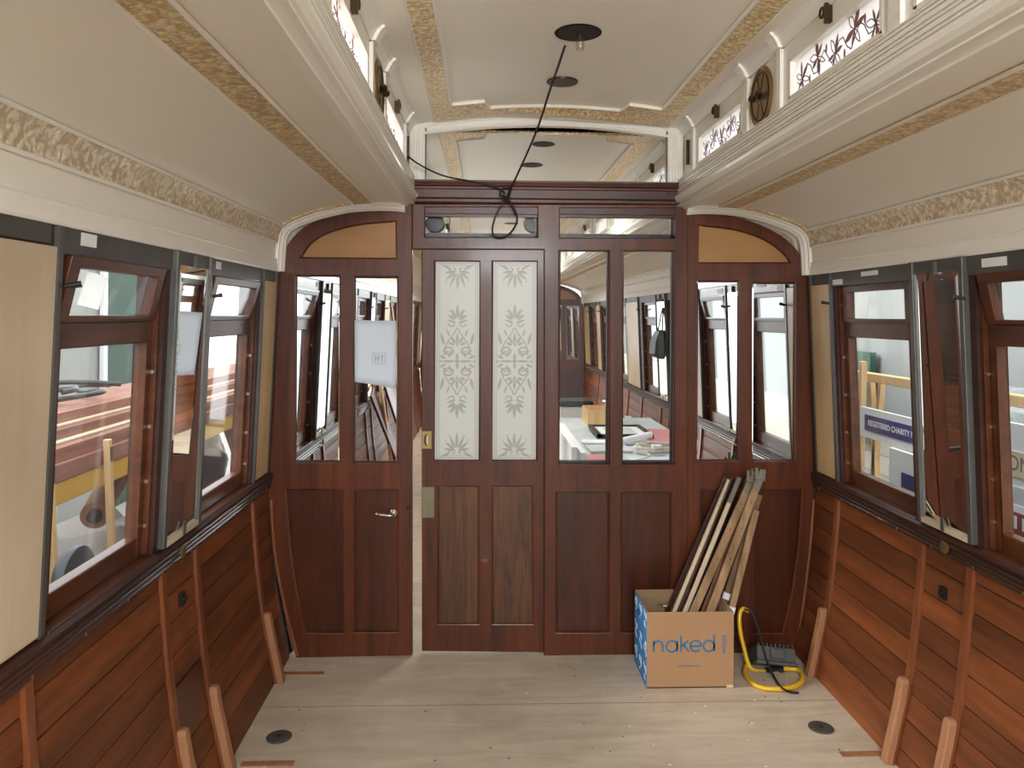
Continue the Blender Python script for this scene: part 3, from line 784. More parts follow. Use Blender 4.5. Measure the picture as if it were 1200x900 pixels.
# left and right outer sections
def sm(pts, n=5): return [(p.x, p.y) for p in smooth_path([(a, b, 0) for a, b in pts], n)]
RO = QS((806, 768), (936, 768), (943, 720), (951, 647), (956.5, 575), (955, 470), (949, 345)) + sm(QS((946, 318), (940, 303), (928, 286), (905, 270), (870, 256), (818, 246))) + QS((806, 245))
R_arch = QS((819, 308)) + sm(QS((927, 308), (922, 300), (910, 289), (890, 277.5), (860, 268.5), (819, 263.5)))
R_p1, R_p2 = QR(817, 329, 866, 541), QR(882, 331, 932, 541)
R_l1 = QR(820, 574, 866, 742); R_l2 = QS((882, 742), (917, 742), (929, 690), (936, 637), (940, 574), (882, 574))
LO = QS((483, 768), (347, 772), (329, 703), (319, 644), (314, 572), (320, 470), (324, 345)) + sm(QS((327, 312), (334, 291), (352, 269.5), (380, 255), (420, 245), (468, 239))) + QS((483, 239))
L_arch = QS((351.6, 302), (464, 303)) + sm(QS((464, 259), (420, 263), (384, 272.5), (364, 285), (352.5, 301)))
L_p1, L_p2 = QR(345.5, 322.5, 398, 542), QR(414.5, 324, 466, 543)
L_l1 = QS((358, 742), (402, 742), (402, 574), (335, 574), (339, 637), (347, 690)); L_l2 = QR(415, 574, 467, 741)
def outer_section(outer, arch, panes, lowers, root, dy=0., dx=0., mirrors=True):
    f = yplate('frame', zfix(outer), [arch] + panes + lowers, 3.5, .045, M['mahog_z'], root, dy=dy)
    a = inset(arch, .004)
    v, fc = plate2d([(x, z) for x, z in arch], [], .01)
    build('arch_panel', MB().add(v, fc, lambda p: (p.x, 3.522 + p.z + dy, p.y)), M['tan'], root)
    bead_frame(arch, 3.512 + dy, .004, root, M['mahog_x'])
    for p in panes:
        bev_pane('mirror_pane', p, 3.513 + dy, root); 
    for p in lowers:
        v, fc = plate2d(p, [], .012)
        build('lower_panel', MB().add(v, fc, lambda q: (q.x, 3.52 + q.z + dy, q.y)), M['panel_dark'], root)
        bead_frame(p, 3.507 + dy, .006, root, M['mahog_z'])
    return f
outer_section(RO, R_arch, [R_p1, R_p2], [R_l1, R_l2], wb)
outer_section(LO, L_arch, [L_p1, L_p2], [L_l1, L_l2], wb)
# edge bead that follows the curve of the wall
def sweepcurve(pts, y, r, mat, name): build(name, MB().tube(smooth_path([(x, y, z) for x, z in pts], 4), r, 8), mat, wb, smooth=True)
sweepcurve(QS((318, 585), (322, 644), (333, 705), (349, 768)), 3.494, .008, M['batten'], 'edge_bead')
sweepcurve(QS((953, 585), (948, 647), (939, 720), (932, 766)), 3.494, .008, M['batten'], 'edge_bead')
# centre: posts, transoms, fixed clear window
CO = QS((483, 239), (806, 240), (806, 768), (637.5, 768), (637.5, 292.5), (483, 292))
T1, T2 = QR(498, 243, 630, 278), QR(656, 244, 791, 279)
W1, W2 = QR(655, 294, 714, 544), QR(729.5, 294, 790, 544)
C1, C2 = QR(652, 577, 714, 741), QR(728, 577, 787, 741)
yplate('frame', zfix(CO), [T1, T2, W1, W2, C1, C2], 3.495, .055, M['mahog_z'], wb)
for p in (C1, C2):
    v, fc = plate2d(p, [], .012); build('lower_panel', MB().add(v, fc, lambda q: (q.x, 3.522 + q.z, q.y)), M['panel_oak'] if False else M['panel_dark'], wb)
    bead_frame(p, 3.505, .005, wb, M['mahog_z'])
for p in (W1, W2):
    x0, x1, z0, z1 = inset(p, .001)
    build('window_pane', MB().box(x0, x1, 3.53, 3.534, z0, z1), M['clear'], wb)
    bead_frame([(x0 + .004, z0 + .004), (x1 - .004, z0 + .004), (x1 - .004, z1 - .004), (x0 + .004, z1 - .004)], 3.512, .006, wb, M['dado'])
    fr = MB(); fr.box(x0, x0 + .008, 3.534, 3.55, z0, z1); fr.box(x1 - .012, x1, 3.52, 3.55, z0, z1); fr.box(x0, x1, 3.52, 3.55, z0, z0 + .012)
    build('glazing_bar', fr, M['black'], wb)
for p in (T1, T2):
    x0, x1, z0, z1 = inset(p, .001)
    g = Q(0, 251)[1]
    build('transom_pane', MB().box(x0, x1, 3.535, 3.538, z0, z1), M['clear'], wb)
    fr = MB(); fr.box(x0, x1, 3.50, 3.55, z1 - .032, z1); fr.box(x0, x1, 3.515, 3.55, z1 - .045, z1 - .028); build('transom_rail', fr, M['mahog_x'], wb)
    fr = MB(); fr.box(x0, x1, 3.54, 3.56, z0, z0 + .026); fr.box(x1 - .012, x1, 3.54, 3.56, z0, z1); build('blind_rail', fr, M['black'], wb)
# header beam profile
hz = lambda y: Q(640, y)[1]
hp = [(3.56, 2.06), (3.495, 2.06), (3.488, 2.066), (3.488, 2.078), (3.478, 2.084), (3.478, 2.120), (3.474, 2.124), (3.474, 2.132), (3.466, 2.136), (3.462, 2.148), (3.46, 2.152), (3.46, 2.16), (3.56, 2.16)]
hb = MB().strip([[(-.628, y, z) for y, z in hp], [(.643, y, z) for y, z in hp]], closed=True, caps=True)
build('header_beam', hb, M['mahog_x'], wb)
pl = MB()
for q in ((498, 221), (548, 230), (780, 228), (500, 285), (478, 250), (806, 262), (806, 290), (803, 640), (808, 440)):
    x, z = Q(*q); pl.lathe([(.006, -.004), (.006, .002)], (x, 3.476 if q[1] < 238 else 3.495, z), 'Y', 10)
build('screw_plugs', pl, M['mahog_x'], wb, kind='stuff')
# lever handle on the left section
hx = at_y(461, 601, 3.5)
lv = build('lever_handle', MB().tube(smooth_path([hx + Vector((0, 0, 0)), hx + Vector((0, -.04, 0)), hx + Vector((-.012, -.048, 0)), hx + Vector((-.04, -.048, .003)), hx + Vector((-.065, -.048, .006)), hx + Vector((-.073, -.048, .010))], 4), [.007] * 12 + [.0075] * 4 + [.006] * 4 + [.005], 12), M['nickel'], wb, smooth=True)
build('rose', MB().lathe([(.019, 0), (.019, -.005), (.015, -.009), (.012, -.010), (.012, -.02), (0, -.02)], hx, 'Y', 24), M['nickel'], lv, smooth=True)
kx = at_y(478, 595, 3.5); build('latch_knob', MB().lathe([(.005, 0.002), (.008, -.004), (.005, -.012), (0, -.014)], kx, 'Y', 12), M['bronze'], wb, smooth=True)
b = MB(); x, z = Q(420, 462); b.lathe([(.004, .0), (.004, -.003)], (Q(407, 462)[0], 3.5, z), 'Y', 8); build('bolt_head', b, M['bronze'], wb)
x, z = Q(333.5, 302.5); build('bolt_head', MB().lathe([(.006, .0), (.006, -.003), (0, -.004)], (x, 3.5, z), 'Y', 10), M['nickel'], wb)
x, z = Q(943, 311); build('bolt_head', MB().lathe([(.005, .0), (.005, -.003), (0, -.004)], (x, 3.5, z), 'Y', 10), M['bronze'], wb)
# paper stuck on the second mirror pane
pa, pb = at_y(415.5, 375, 3.508), at_y(464, 376, 3.508)
pc, pd = at_y(464, 455, 3.508), at_y(416.5, 447, 3.508)
pm = MB(); rows = []
for i in range(9):
    t = i / 8; r = []
    for k in range(9):
        u = k / 8; top = pa.lerp(pb, u); bot = pd.lerp(pc, u)
        p = top.lerp(bot, t); p.y -= .004 + .016 * (1 - u) ** 2 * t ** 2
        r.append(p)
    rows.append(r)
pm.strip(rows)
pap = thing('paper_sheet', 'white sheet of paper stuck over the mirror left of the sliding door', 'paper', tuple(pd))
build('sheet', pm, M['bluepaper'], pap, solid=.0006, smooth=True)
lg = MB(); c = at_y(444, 420, 3.5035)
for dx, dz, w_, h_ in ((0, 0, .06, .05), (0, .034, .05, .004)):
    e = .0025
    if dz == 0:
        for (a0, a1, b0, b1) in ((-w_ / 2, w_ / 2, h_ / 2 - e, h_ / 2), (-w_ / 2, w_ / 2, -h_ / 2, -h_ / 2 + e), (-w_ / 2, -w_ / 2 + e, -h_ / 2, h_ / 2), (w_ / 2 - e, w_ / 2, -h_ / 2, h_ / 2),
                                 (-.018, -.012, -.015, .015), (-.004, .002, -.015, .015), (.008, .02, .009, .015), (.012, .017, -.015, .015), (-.012, -.004, -.003, .003)):
            lg.box(c.x + a0, c.x + a1, c.y - .0035, c.y - .003, c.z + b0, c.z + b1)
M['faint'] = plain('faint grey print', srgb(176, 188, 200), .6)
build('faded_print', lg, M['faint'], pap)

# ---- sliding door
door = struct('door_1')
DY = 3.515
DO = QS((494, 766.5), (640, 768), (640, 291), (493.5, 291))
D1, D2 = QR(509, 306, 562, 540), QR(577, 306, 629.5, 540)
D3, D4 = QR(513, 571, 561, 733), QR(577, 571, 625, 733)
yplate('frame', zfix([(x, z + .006 if z < .1 else z) for x, z in DO]), [D1, D2, D3, D4], DY, .035, M['mahog_z'], door)
for p in (D3, D4):
    v, fc = plate2d(p, [], .01); build('lower_panel', MB().add(v, fc, lambda q: (q.x, DY + .014 + q.z, q.y)), M['panel_oak'], door)
    bead_frame(p, DY + .005, .005, door, M['mahog_z'])
def leaf(c, ang, L, w):
    out = []
    ts = [0, .15, .35, .6, .85, 1]
    for t in ts: out.append((t, w * math.sin(math.pi * t ** .8)))
    pts = [(t, q) for t, q in out] + [(t, -q) for t, q in reversed(out[1:-1])]
    ca, sa = math.cos(ang), math.sin(ang)
    return [(c[0] + L * t * ca - q * sa, c[1] + L * t * sa + q * ca) for t, q in pts]
def ornament():
    """polygons and strokes in photo-crop units; v grows downwards, centre u = 0"""
    P, S = [], []
    def both(fn):
        fn(1); fn(-1)
    def fan(u, v, d, n, L, w, spread, taper=.55):
        for k in range(n):
            q = (k - (n - 1) / 2) / max(1, (n - 1) / 2)
            an = math.pi / 2 * d + q * spread; P.append(leaf((u + 11 * math.cos(an), v + 11 * math.sin(an)), an, L * (1 - taper * abs(q)) - 8, w))
    def scroll(u, v, r, turn, s, wid=3.6, start=0.):
        pts = []
        for k in range(22):
            a = start + turn * k / 21 * 4.9; rr = r * (1 - .72 * k / 21)
            pts.append((u + s * rr * math.cos(a), v + rr * math.sin(a)))
        S.append((pts, wid))
    # top and bottom corner palmettes
    for v, d in ((92, 1), (800, -1)):
        fan(0, v, d, 7, 74, 6, 1.35, .35)
        for s in (1, -1): scroll(s * 17, v - d * 4, 15, d, s); P.append(leaf((s * 24, v - d * 4), (0 if s > 0 else math.pi) + s * d * -.45, 44, 5))
        for s in (1, -1):
            for q in ((44, 44), (28, 62)): P.append([(s * q[0] + 3 * math.cos(t), v + d * q[1] + 3 * math.sin(t)) for t in [k * .785 for k in range(8)]])
    # main motif, mirrored about v = 448
    for d in (-1, 1):
        V = lambda v: 448 + d * (448 - v) * -1 * -1 if d < 0 else v
        for dummy in (0,):
            f = (lambda v: v) if d < 0 else (lambda v: 896 - v)
            dn = -1 if d < 0 else 1      # direction away from centre (up = -1)
            fan(0, f(292), dn, 5, 66, 7, .95, .35)
            for s in (1, -1):
                P.append([(s * 30 + 3.4 * math.cos(t), f(252) + 3.4 * math.sin(t)) for t in [k * .785 for k in range(8)]])
                scroll(s * 20, f(300), 15, -dn, s)
                P.append(leaf((s * 4, f(296)), (0 if s > 0 else math.pi) + s * dn * .25, 40, 4.5))
                S.append(([(s * 2, f(316)), (s * 8, f(332)), (s * 22, f(352)), (s * 40, f(376)), (s * 50, f(400)), (s * 46, f(418))], 3.4))
                scroll(s * 30, f(412), 24, dn, s, 4.6)
                scroll(s * 30, f(412), 13, -dn, s, 3.4)
                P.append(leaf((s * 52, f(384)), math.pi / 2 * dn + s * dn * -.25, 52, 6))
                P.append(leaf((s * 30, f(352)), math.pi / 2 * dn + s * dn * -.35, 34, 4))
                P.append(leaf((s * 56, f(424)), math.pi / 2 * dn - s * dn * .9 * -1, 30, 5))
                P.append(leaf((s * 44, f(438)), (0 if s > 0 else math.pi) + s * dn * .5, 30, 5))
                P.append(leaf((s * 30, f(412)), math.pi / 2 * -dn, 22, 6))
            fan(0, f(388), dn, 5, 50, 6, 1.2, .3)
            P.append([(0, f(372)), (6, f(380)), (0, f(392)), (-6, f(380))])
            P.append(leaf((0, f(442)), math.pi / 2 * dn, 26, 6))
    for s in (1, -1): P.append(leaf((s * 6, 448), 0 if s > 0 else math.pi, 58, 5)); P.append(leaf((s * 60, 448), 0 if s > 0 else math.pi, 14, 4))
    P.append([(9 * math.cos(t), 448 + 9 * math.sin(t)) for t in [k * .785 for k in range(8)]])
    for u in (70, 78):
        S.append(([(u, 72 - (u - 70)), (u, 818 + (u - 70)), (-u, 818 + (u - 70)), (-u, 72 - (u - 70)), (u, 72 - (u - 70))], 1.8))
    return P, S
OP, OS = ornament()
for p in (D1, D2):
    x0, x1, z0, z1 = inset(p, .002)
    g = build('frosted_pane', MB().box(x0, x1, DY + .012, DY + .016, z0, z1), M['frost'], door)
    xc = (x0 + x1) / 2; sc = (z1 - z0) / 780; yy = DY + .0112
    T = lambda u, v: (xc + u * sc, yy, z1 - (v - 55) * sc)
    em = MB()
    for n_, poly in enumerate(OP): em.poly([(lambda t: (t[0], t[1] - .000004 * n_, t[2]))(T(*q)) for q in poly])
    for n_, (pts, w_) in enumerate(OS):
        q = [Vector(T(*a)) - Vector((0, .0006 + .000006 * n_, 0)) for a in pts]
        L, Rr = [], []
        for i in range(len(q)):
            t = (q[min(i + 1, len(q) - 1)] - q[max(i - 1, 0)]).normalized(); nn = Vector((-t.z, 0, t.x)) * (w_ * sc * .72)
            L.append(q[i] + nn); Rr.append(q[i] - nn)
        if len(pts) == 5:
            for i in range(4): em.bar(q[i], q[i + 1], w_ * sc, .0003, (0, 1, 0))
        else: em.strip([L, Rr])
    build('etched_ornament', em, M['etch'], g, merge=False)
    bead_frame([(x0 + .003, z0 + .003), (x1 - .003, z0 + .003), (x1 - .003, z1 - .003), (x0 + .003, z1 - .003)], DY + .006, .004, door, M['mahog_z'])
c = at_y(500, 515.5, DY)
fp = build('flush_pull', MB().box(c.x - .024, c.x + .024, DY - .003, DY + .001, c.z - .041, c.z + .041), M['brass'], door, bevel=.002)
b = MB(); v, f = plate2d(ellipse(0, 0, .012, .027, 24), [], .002); b.add(v, f, lambda p: (c.x + p.x, DY - .0035 + p.z * .3, c.z + p.y)); build('pull_recess', b, M['bronze'], fp)
b = MB(); v, f = plate2d(ellipse(.004, 0, .006, .024, 24), [], .002); b.add(v, f, lambda p: (c.x + p.x, DY - .0042 + p.z * .3, c.z + p.y)); build('pull_lip', b, M['nickel'], fp)
x0, z1 = Q(492.5, 571.5); x1, z0 = Q(508.5, 607.5)
build('lock_plate', MB().box(x0 + .004, x1, DY - .003, DY + .002, z0, z1), M['platemetal'], door, bevel=.001)
x0, z1 = Q(562.5, 630); x1, z0 = Q(574, 656); build('stain_patch', MB().box(x0, x1, DY - .0006, DY + .001, z0, z1), M['stain'], door)
x0, z1 = Q(564, 656); x1, z0 = Q(572, 660); build('inlay_plug', MB().box(x0, x1, DY - .0012, DY + .001, z0, z1), M['batten'], door)

# ---- far end of the next saloon
wf = struct('wall_far')
outer_section(RO, R_arch, [R_p1, R_p2], [R_l1, R_l2], wf, dy=Y_FAR - 3.5)
outer_section(LO, L_arch, [L_p1, L_p2], [L_l1, L_l2], wf, dy=Y_FAR - 3.5)
FO = QS((483, 768), (483, 205), (806, 205), (806, 768))
fr = yplate('frame', zfix(FO), [QR(510, 294, 770, 755)], Y_FAR - .005, .045, M['mahog_z'], wf)
v, f = plate2d([(-.65, 2.15), (.65, 2.15), (.65, 2.5), (-.65, 2.5)], [], .03)
build('head_board', MB().add(v, f, lambda p: (p.x, Y_FAR + .02 + p.z, p.y)), M['white'], wf)
# ---- the camera end: framed opening
wfr = struct('wall_front')
v, f = plate2d([(-1.3, 0), (1.3, 0), (1.3, 1.75), (1.19, 1.96), (.65, 2.06), (.65, 2.47), (-.65, 2.47), (-.65, 2.06), (-1.19, 1.96), (-1.3, 1.75)],
               [[(-.95, .03), (.95, .03), (.95, 1.9), (-.95, 1.9)]], .04)
build('end_frame', MB().add(v, f, lambda p: (p.x, Y_BACK + p.z, p.y)), M['mahog_z'], wfr)

# ------------------------------------------------------------------ fittings on the clerestory
def ventilator(s, y, lab):
    c = Vector((s * .629, y, 2.275)); d = -s
    t = thing('roundel_ventilator', lab, 'ventilator', tuple(c), 'brass roundel ventilators')
    build('disc', MB().lathe([(.098, 0), (.098, .006 * d), (.092, .009 * d), (.088, .006 * d), (0, .006 * d)], c, 'X', 40), M['brass'], t, smooth=True)
    sl = MB()
    for a in (1.2, 2.0, 4.3, 5.1):
        p = c + Vector((.0068 * d, .022 * math.cos(a), .022 * math.sin(a))); q = c + Vector((.0068 * d, .075 * math.cos(a), .075 * math.sin(a)))
        sl.bar(p, q, .007, .0015, (1, 0, 0))
    sl.tube([c + Vector((.0065 * d, .078 * math.cos(k * .2618), .078 * math.sin(k * .2618))) for k in range(24)], .0025, 6, True)
    build('slots', sl, M['bronze'], t)
    kn = MB(); kn.tube([c + Vector((.004 * d, 0, 0)), c + Vector((.022 * d, 0, 0))], .006, 10)
    for sg in (-1, 1):
        e = c + Vector((.024 * d, sg * .05, .004)); pr = [(.004, -.0035), (.018, -.0035), (.02, 0), (.018, .0035), (.004, .0035)]
        kn.tube([c + Vector((.02 * d, sg * .006, 0)), c + Vector((.022 * d, sg * .03, .002)), e], [.005, .013, .006], 12)
    build('butterfly_knob', kn, M['bronze'], t, smooth=True)
ventilator(1, 2.50, 'round brass ventilator with butterfly knob between the right clerestory windows')
ventilator(-1, 2.50, 'round ventilator between the left clerestory windows, seen edge on')

# glass lamp tube in the nearer ceiling well
x, y, r = LAMPS[0]; z = cz(x)
t = thing('lamp_holder', 'lamp holder with clear glass tube hanging in the nearer ceiling well', 'lamp', (x + .006, y, z + .07))
build('socket', MB().lathe([(.016, .072), (.016, .02), (.02, .018), (.02, .004), (.014, 0), (.014, -.006)], (x + .006, y, z), 'Z', 20), M['bronze'], t, smooth=True)
build('glass_tube', MB().lathe([(.0135, .005), (.0135, -.055), (.012, -.058), (.0115, -.055), (.0115, .005)], (x + .006, y, z), 'Z', 24), clear_glass('tube glass', (.92, .9, .86, 1), 1.6), t, smooth=True)
# hanging cable with its knot
p = [at_y(662, 54, 2.47), at_y(655, 75, 2.62), at_y(645, 104, 2.85), at_y(630, 150, 3.1), at_y(613, 190, 3.3), at_y(598, 222, 3.42), at_y(592, 234, 3.455), at_y(582, 250, 3.46), at_y(577, 268, 3.46), at_y(580, 277, 3.46), at_y(592, 277, 3.455), at_y(602, 268, 3.45), at_y(606, 255, 3.45), at_y(600, 240, 3.45), at_y(592, 230, 3.45), at_y(586, 228, 3.45), at_y(590, 220, 3.452), at_y(598, 222, 3.452), at_y(594, 236, 3.45), at_y(588, 232, 3.45)]
cb = MB().tube(smooth_path(p, 6), .0045, 8)
single('cable', cb, M['rubber'], 'long black cable hanging from the ceiling well, looped at the header beam', 'cable', tuple(p[0]), smooth=True)
p = [at_x(454, 163, -.606), at_y(468, 174, 3.3), at_y(490, 192, 3.38), at_y(520, 206, 3.43), at_y(555, 213, 3.453), at_y(585, 221, 3.453), at_y(592, 226, 3.452)]
single('cable', MB().tube(smooth_path(p, 8), .0038, 8), M['rubber'], 'short black cable running from the left cornice to the knot on the header', 'cable', tuple(p[0]), smooth=True)

# round black speakers and wiring behind the left transom
for px, lab in ((510, 'round black lamp disc at the left end of the transom light'), (625, 'round black lamp disc at the right end of the transom light')):
    c = at_y(px, 262, 3.60)
    t = thing('round_lamp', lab, 'lamp', tuple(c), 'round black discs behind the transom')
    build('body', MB().lathe([(0, -.02), (.04, -.018), (.045, -.008), (.045, .02), (.02, .03), (0, .03)], c, 'Y', 32), M['black'], t, smooth=True)
    c2 = c + Vector((0, 0.03, -.055)); build('bracket', MB().bar(c + Vector((0, .02, -.03)), c + Vector((0, .02, -.07)), .02, .006, (0, 1, 0)), M['black'], t)
p = [at_y(524, 248, 3.62), at_y(527, 258, 3.62), at_y(526, 272, 3.62)]; q = [at_y(516, 268, 3.61), at_y(522, 263, 3.62), at_y(527, 272, 3.62)]
for w_, lab in ((p, 'upright dark wire behind the transom beside the black disc'), (q, 'bent dark wire behind the transom at the foot of the black disc')):
    single('wire', MB().tube(smooth_path(w_, 6), .003, 6), M['rubber'], lab, 'wire', tuple(w_[0]), smooth=True)

# floor discs
for (px, py), lab in (((327, 864), 'round grey metal plate in the floor on the left'), ((962, 853), 'round grey metal plate in the floor on the right')):
    c = at_z(px, py, 0.)
    t = thing('floor_plate', lab, 'plate', tuple(c), 'round metal floor plates')
    build('disc', MB().lathe([(.046, 0), (.046, .003), (.042, .005), (.02, .005), (.016, .0035), (.006, .0035), (0, .0035)], c, 'Z', 36), M['zinc'], t, smooth=True)
    build('centre_screw', MB().lathe([(.008, .003), (.007, .007), (0, .007)], c, 'Z', 14), M['bronze'], t)

# ------------------------------------------------------------------ cardboard box
BX0, BX1, BY0, BY1, BZ = .402, .768, 3.175, 3.43, .318
bx = thing('cardboard_box', 'open brown cardboard wine box holding sticks, with one blue side', 'box', ((BX0 + BX1) / 2, (BY0 + BY1) / 2, 0))
tk = .004
build('front_wall', MB().box(BX0, BX1, BY0, BY0 + tk, 0.001, BZ), M['card'], bx, bevel=.0015)
build('back_wall', MB().box(BX0, BX1, BY1 - tk, BY1, 0.001, BZ + .004), M['cardin'], bx)
build('bottom', MB().box(BX0, BX1, BY0, BY1, 0.001, .006), M['cardin'], bx)
build('right_wall', MB().box(BX1 - tk, BX1, BY0 + tk, BY1 - tk, 0.001, BZ - .003), M['cardin'], bx)
lw = build('left_wall', MB().box(BX0, BX0 + tk, BY0 + tk, BY1 - tk, 0.001, BZ), M['cardin'], bx)
bs = build('blue_print', MB().box(BX0 - .0012, BX0, BY0 + .002, BY1 - .001, 0.002, BZ - .001), M['blue'], lw, label='blue printed side')
rr = random.Random(4)
for k in range(9):
    y0 = BY0 + .02 + .21 * (k % 3) / 2.2; z0 = .03 + .1 * (k // 3) + rr.uniform(-.01, .02)
    pts = [(BX0 - .0018, y0 + .02 * math.sin(t * 1.1 + k) + .002 * t, z0 + t * .008) for t in range(9)]
    build('white_swirl', MB().tube(smooth_path(pts, 3), .0016, 5), M['paper'], bs)
    pts = [(BX0 - .0018, y0 + .014 * math.cos(t * .7), z0 + .045 + .014 * math.sin(t * .7)) for t in range(7)]
    build('white_swirl', MB().tube(smooth_path(pts, 3), .0016, 5), M['paper'], bs)
hh = MB(); v, f = plate2d(ellipse(0, 0, .045, .018, 24), [], .001); hh.add(v, f, lambda p: (BX0 - .0016, BY0 + .16 + p.x, .255 + p.y)); build('hand_hole', hh, M['inkblue'], bs)
def words(body, size, x, z, mat, name, space=1., rot=0, bold=0., sx=1.):
    v, f = text_geo(body, size, .0003, space=space, bold=bold)
    ca, sa = math.cos(rot), math.sin(rot)
    return build(name, MB().add(v, f, lambda p: (x + (p.x * sx * ca - p.y * sa), BY0 - .0006 - p.z, z + (p.x * sx * sa + p.y * ca))), mat, bx)
# 'naked' drawn as thin round letters: x-height .055, stroke .0075
def stroke_letters(x0, z0, xh, wd, mat):
    L = MB(); w = .0078; y = BY0 - .0006
    def ln(pts):
        q = [Vector((x0 + a * xh, y, z0 + b * xh)) for a, b in pts]
        Ls, Rs = [], []
        for i in range(len(q)):
            t = (q[min(i + 1, len(q) - 1)] - q[max(i - 1, 0)]).normalized(); n = Vector((-t.z, 0, t.x)) * w / 2
            Ls.append(q[i] + n); Rs.append(q[i] - n)
        L.strip([Ls, Rs]); L.v = L.v
    def arc(cx_, cz_, r, a0, a1, n=22): return [(cx_ + r * math.cos(math.radians(a0 + (a1 - a0) * k / n)), cz_ + r * math.sin(math.radians(a0 + (a1 - a0) * k / n))) for k in range(n + 1)]
    x = 0
    ln([(x, 0), (x, 1.0)]); ln(arc(x + .4, .55, .4, 180, 0) + [(x + .8, 0)])                          # n
    x = 1.12
    ln(arc(x + .48, .48, .48, 0, 360)); ln([(x + .96, 0), (x + .96, .97)])                              # a
    x = 2.42
    ln([(x, 0), (x, 1.42)]); ln([(x + .04, .45), (x + .62, .96)]); ln([(x + .24, .6), (x + .70, 0)])   # k
    x = 3.24
    ln(arc(x + .48, .48, .48, -38, 0 + -360 + 360 + 2 if False else -38) if False else [(x + .96, .46)] + arc(x + .48, .48, .48, 0, 318)); ln([(x, .46), (x + .96, .46)])   # e
    x = 4.4
    ln(arc(x + .48, .48, .48, 0, 360)); ln([(x + .96, 0), (x + .96, 1.46)])                              # d
    return build('lettering', L, mat, bx, merge=False)
lx, lz = at_y(766, 764, BY0).x, at_y(766, 764, BY0).z
stroke_letters(lx, lz, .0475, 0, M['inkblue'])
wv = at_y(848, 755, BY0); words('wines', .034, wv.x, wv.z, M['inkblue'], 'lettering', rot=math.pi / 2)
uu = at_y(807, 780, BY0); words('nakedwines.com', .0145, uu.x, uu.z, M['inkblue'], 'lettering', bold=.0001)
build('torn_corner', MB().poly([(BX1 - .045, BY0 - .0008, .002), (BX1 - .002, BY0 - .0008, .002), (BX1 - .002, BY0 - .0008, .02)]) or MB().box(BX1 - .03, BX1 - .002, BY0 - .001, BY0, .002, .012), M['stickcream'], bx)

# ------------------------------------------------------------------ sticks standing in the box
def stick(lab, top, rim, w, t, mat, yb, y1, name):
    yr = yb + (y1 - yb) * .31
    a = at_y(*rim, yr); b = at_y(*top, y1); d = (b - a).normalized()
    k = (a.z - .022) / d.z
    if d.x > .02: k = min(k, (a.x - (BX0 + .012 + w / 2)) / d.x)
    a2 = a - d * k
    m = MB().bar(a2, b, w, t, (0, 1, 0))
    return m, a2, b, d
S = [
 ('moulding_strip', 'dark brown moulding strip, leftmost of the sticks in the cardboard box', (851, 559), (784, 712), .020, .016, 'stickdark', 3.375, 3.465, 0),
 ('cream_strip', 'cream edged strip leaning beside the leftmost dark moulding', (854, 562), (791, 714), .015, .014, 'stickcream', 3.355, 3.445, 1),
 ('moulding_strip', 'thin dark strip between the two cream edged strips', (858, 560), (797, 714), .008, .014, 'stickdark', 3.34, 3.43, 0),
 ('cream_strip', 'cream edged strip with a worn spotted tip, beside the thin dark strip', (866, 560), (804, 714), .018, .012, 'stickcream', 3.322, 3.412, 2),
 ('moulding_strip', 'thick black-brown moulding in the middle of the bundle of sticks', (869, 558), (813, 713), .022, .018, 'stickdark', 3.37, 3.46, 0),
 ('moulding_strip', 'dark moulding with a worn tip behind the pale weathered laths', (879, 556), (820, 713), .018, .014, 'stickdark', 3.35, 3.44, 2),
 ('wooden_lath', 'wide weathered lath with a metal bracket, beside the black-brown moulding', (879, 566), (813, 716), .032, .012, 'slat', 3.265, 3.36, 3),
 ('wooden_lath', 'darker weathered lath tucked between two pale laths', (884, 564), (826, 716), .028, .012, 'slatdark', 3.30, 3.40, 3),
 ('wooden_lath', 'pale weathered lath with the tallest bracket, in front of the bundle', (889, 563), (832, 718), .032, .012, 'slat', 3.235, 3.33, 3),
 ('wooden_lath', 'dark lath with a white paper label above the box rim', (890, 580), (845, 718), .026, .012, 'slatdark', 3.29, 3.385, 4),
 ('wooden_lath', 'rough shorter lath with a white label right at the box rim', (886, 598), (856, 718), .028, .012, 'slat', 3.245, 3.345, 5),
]
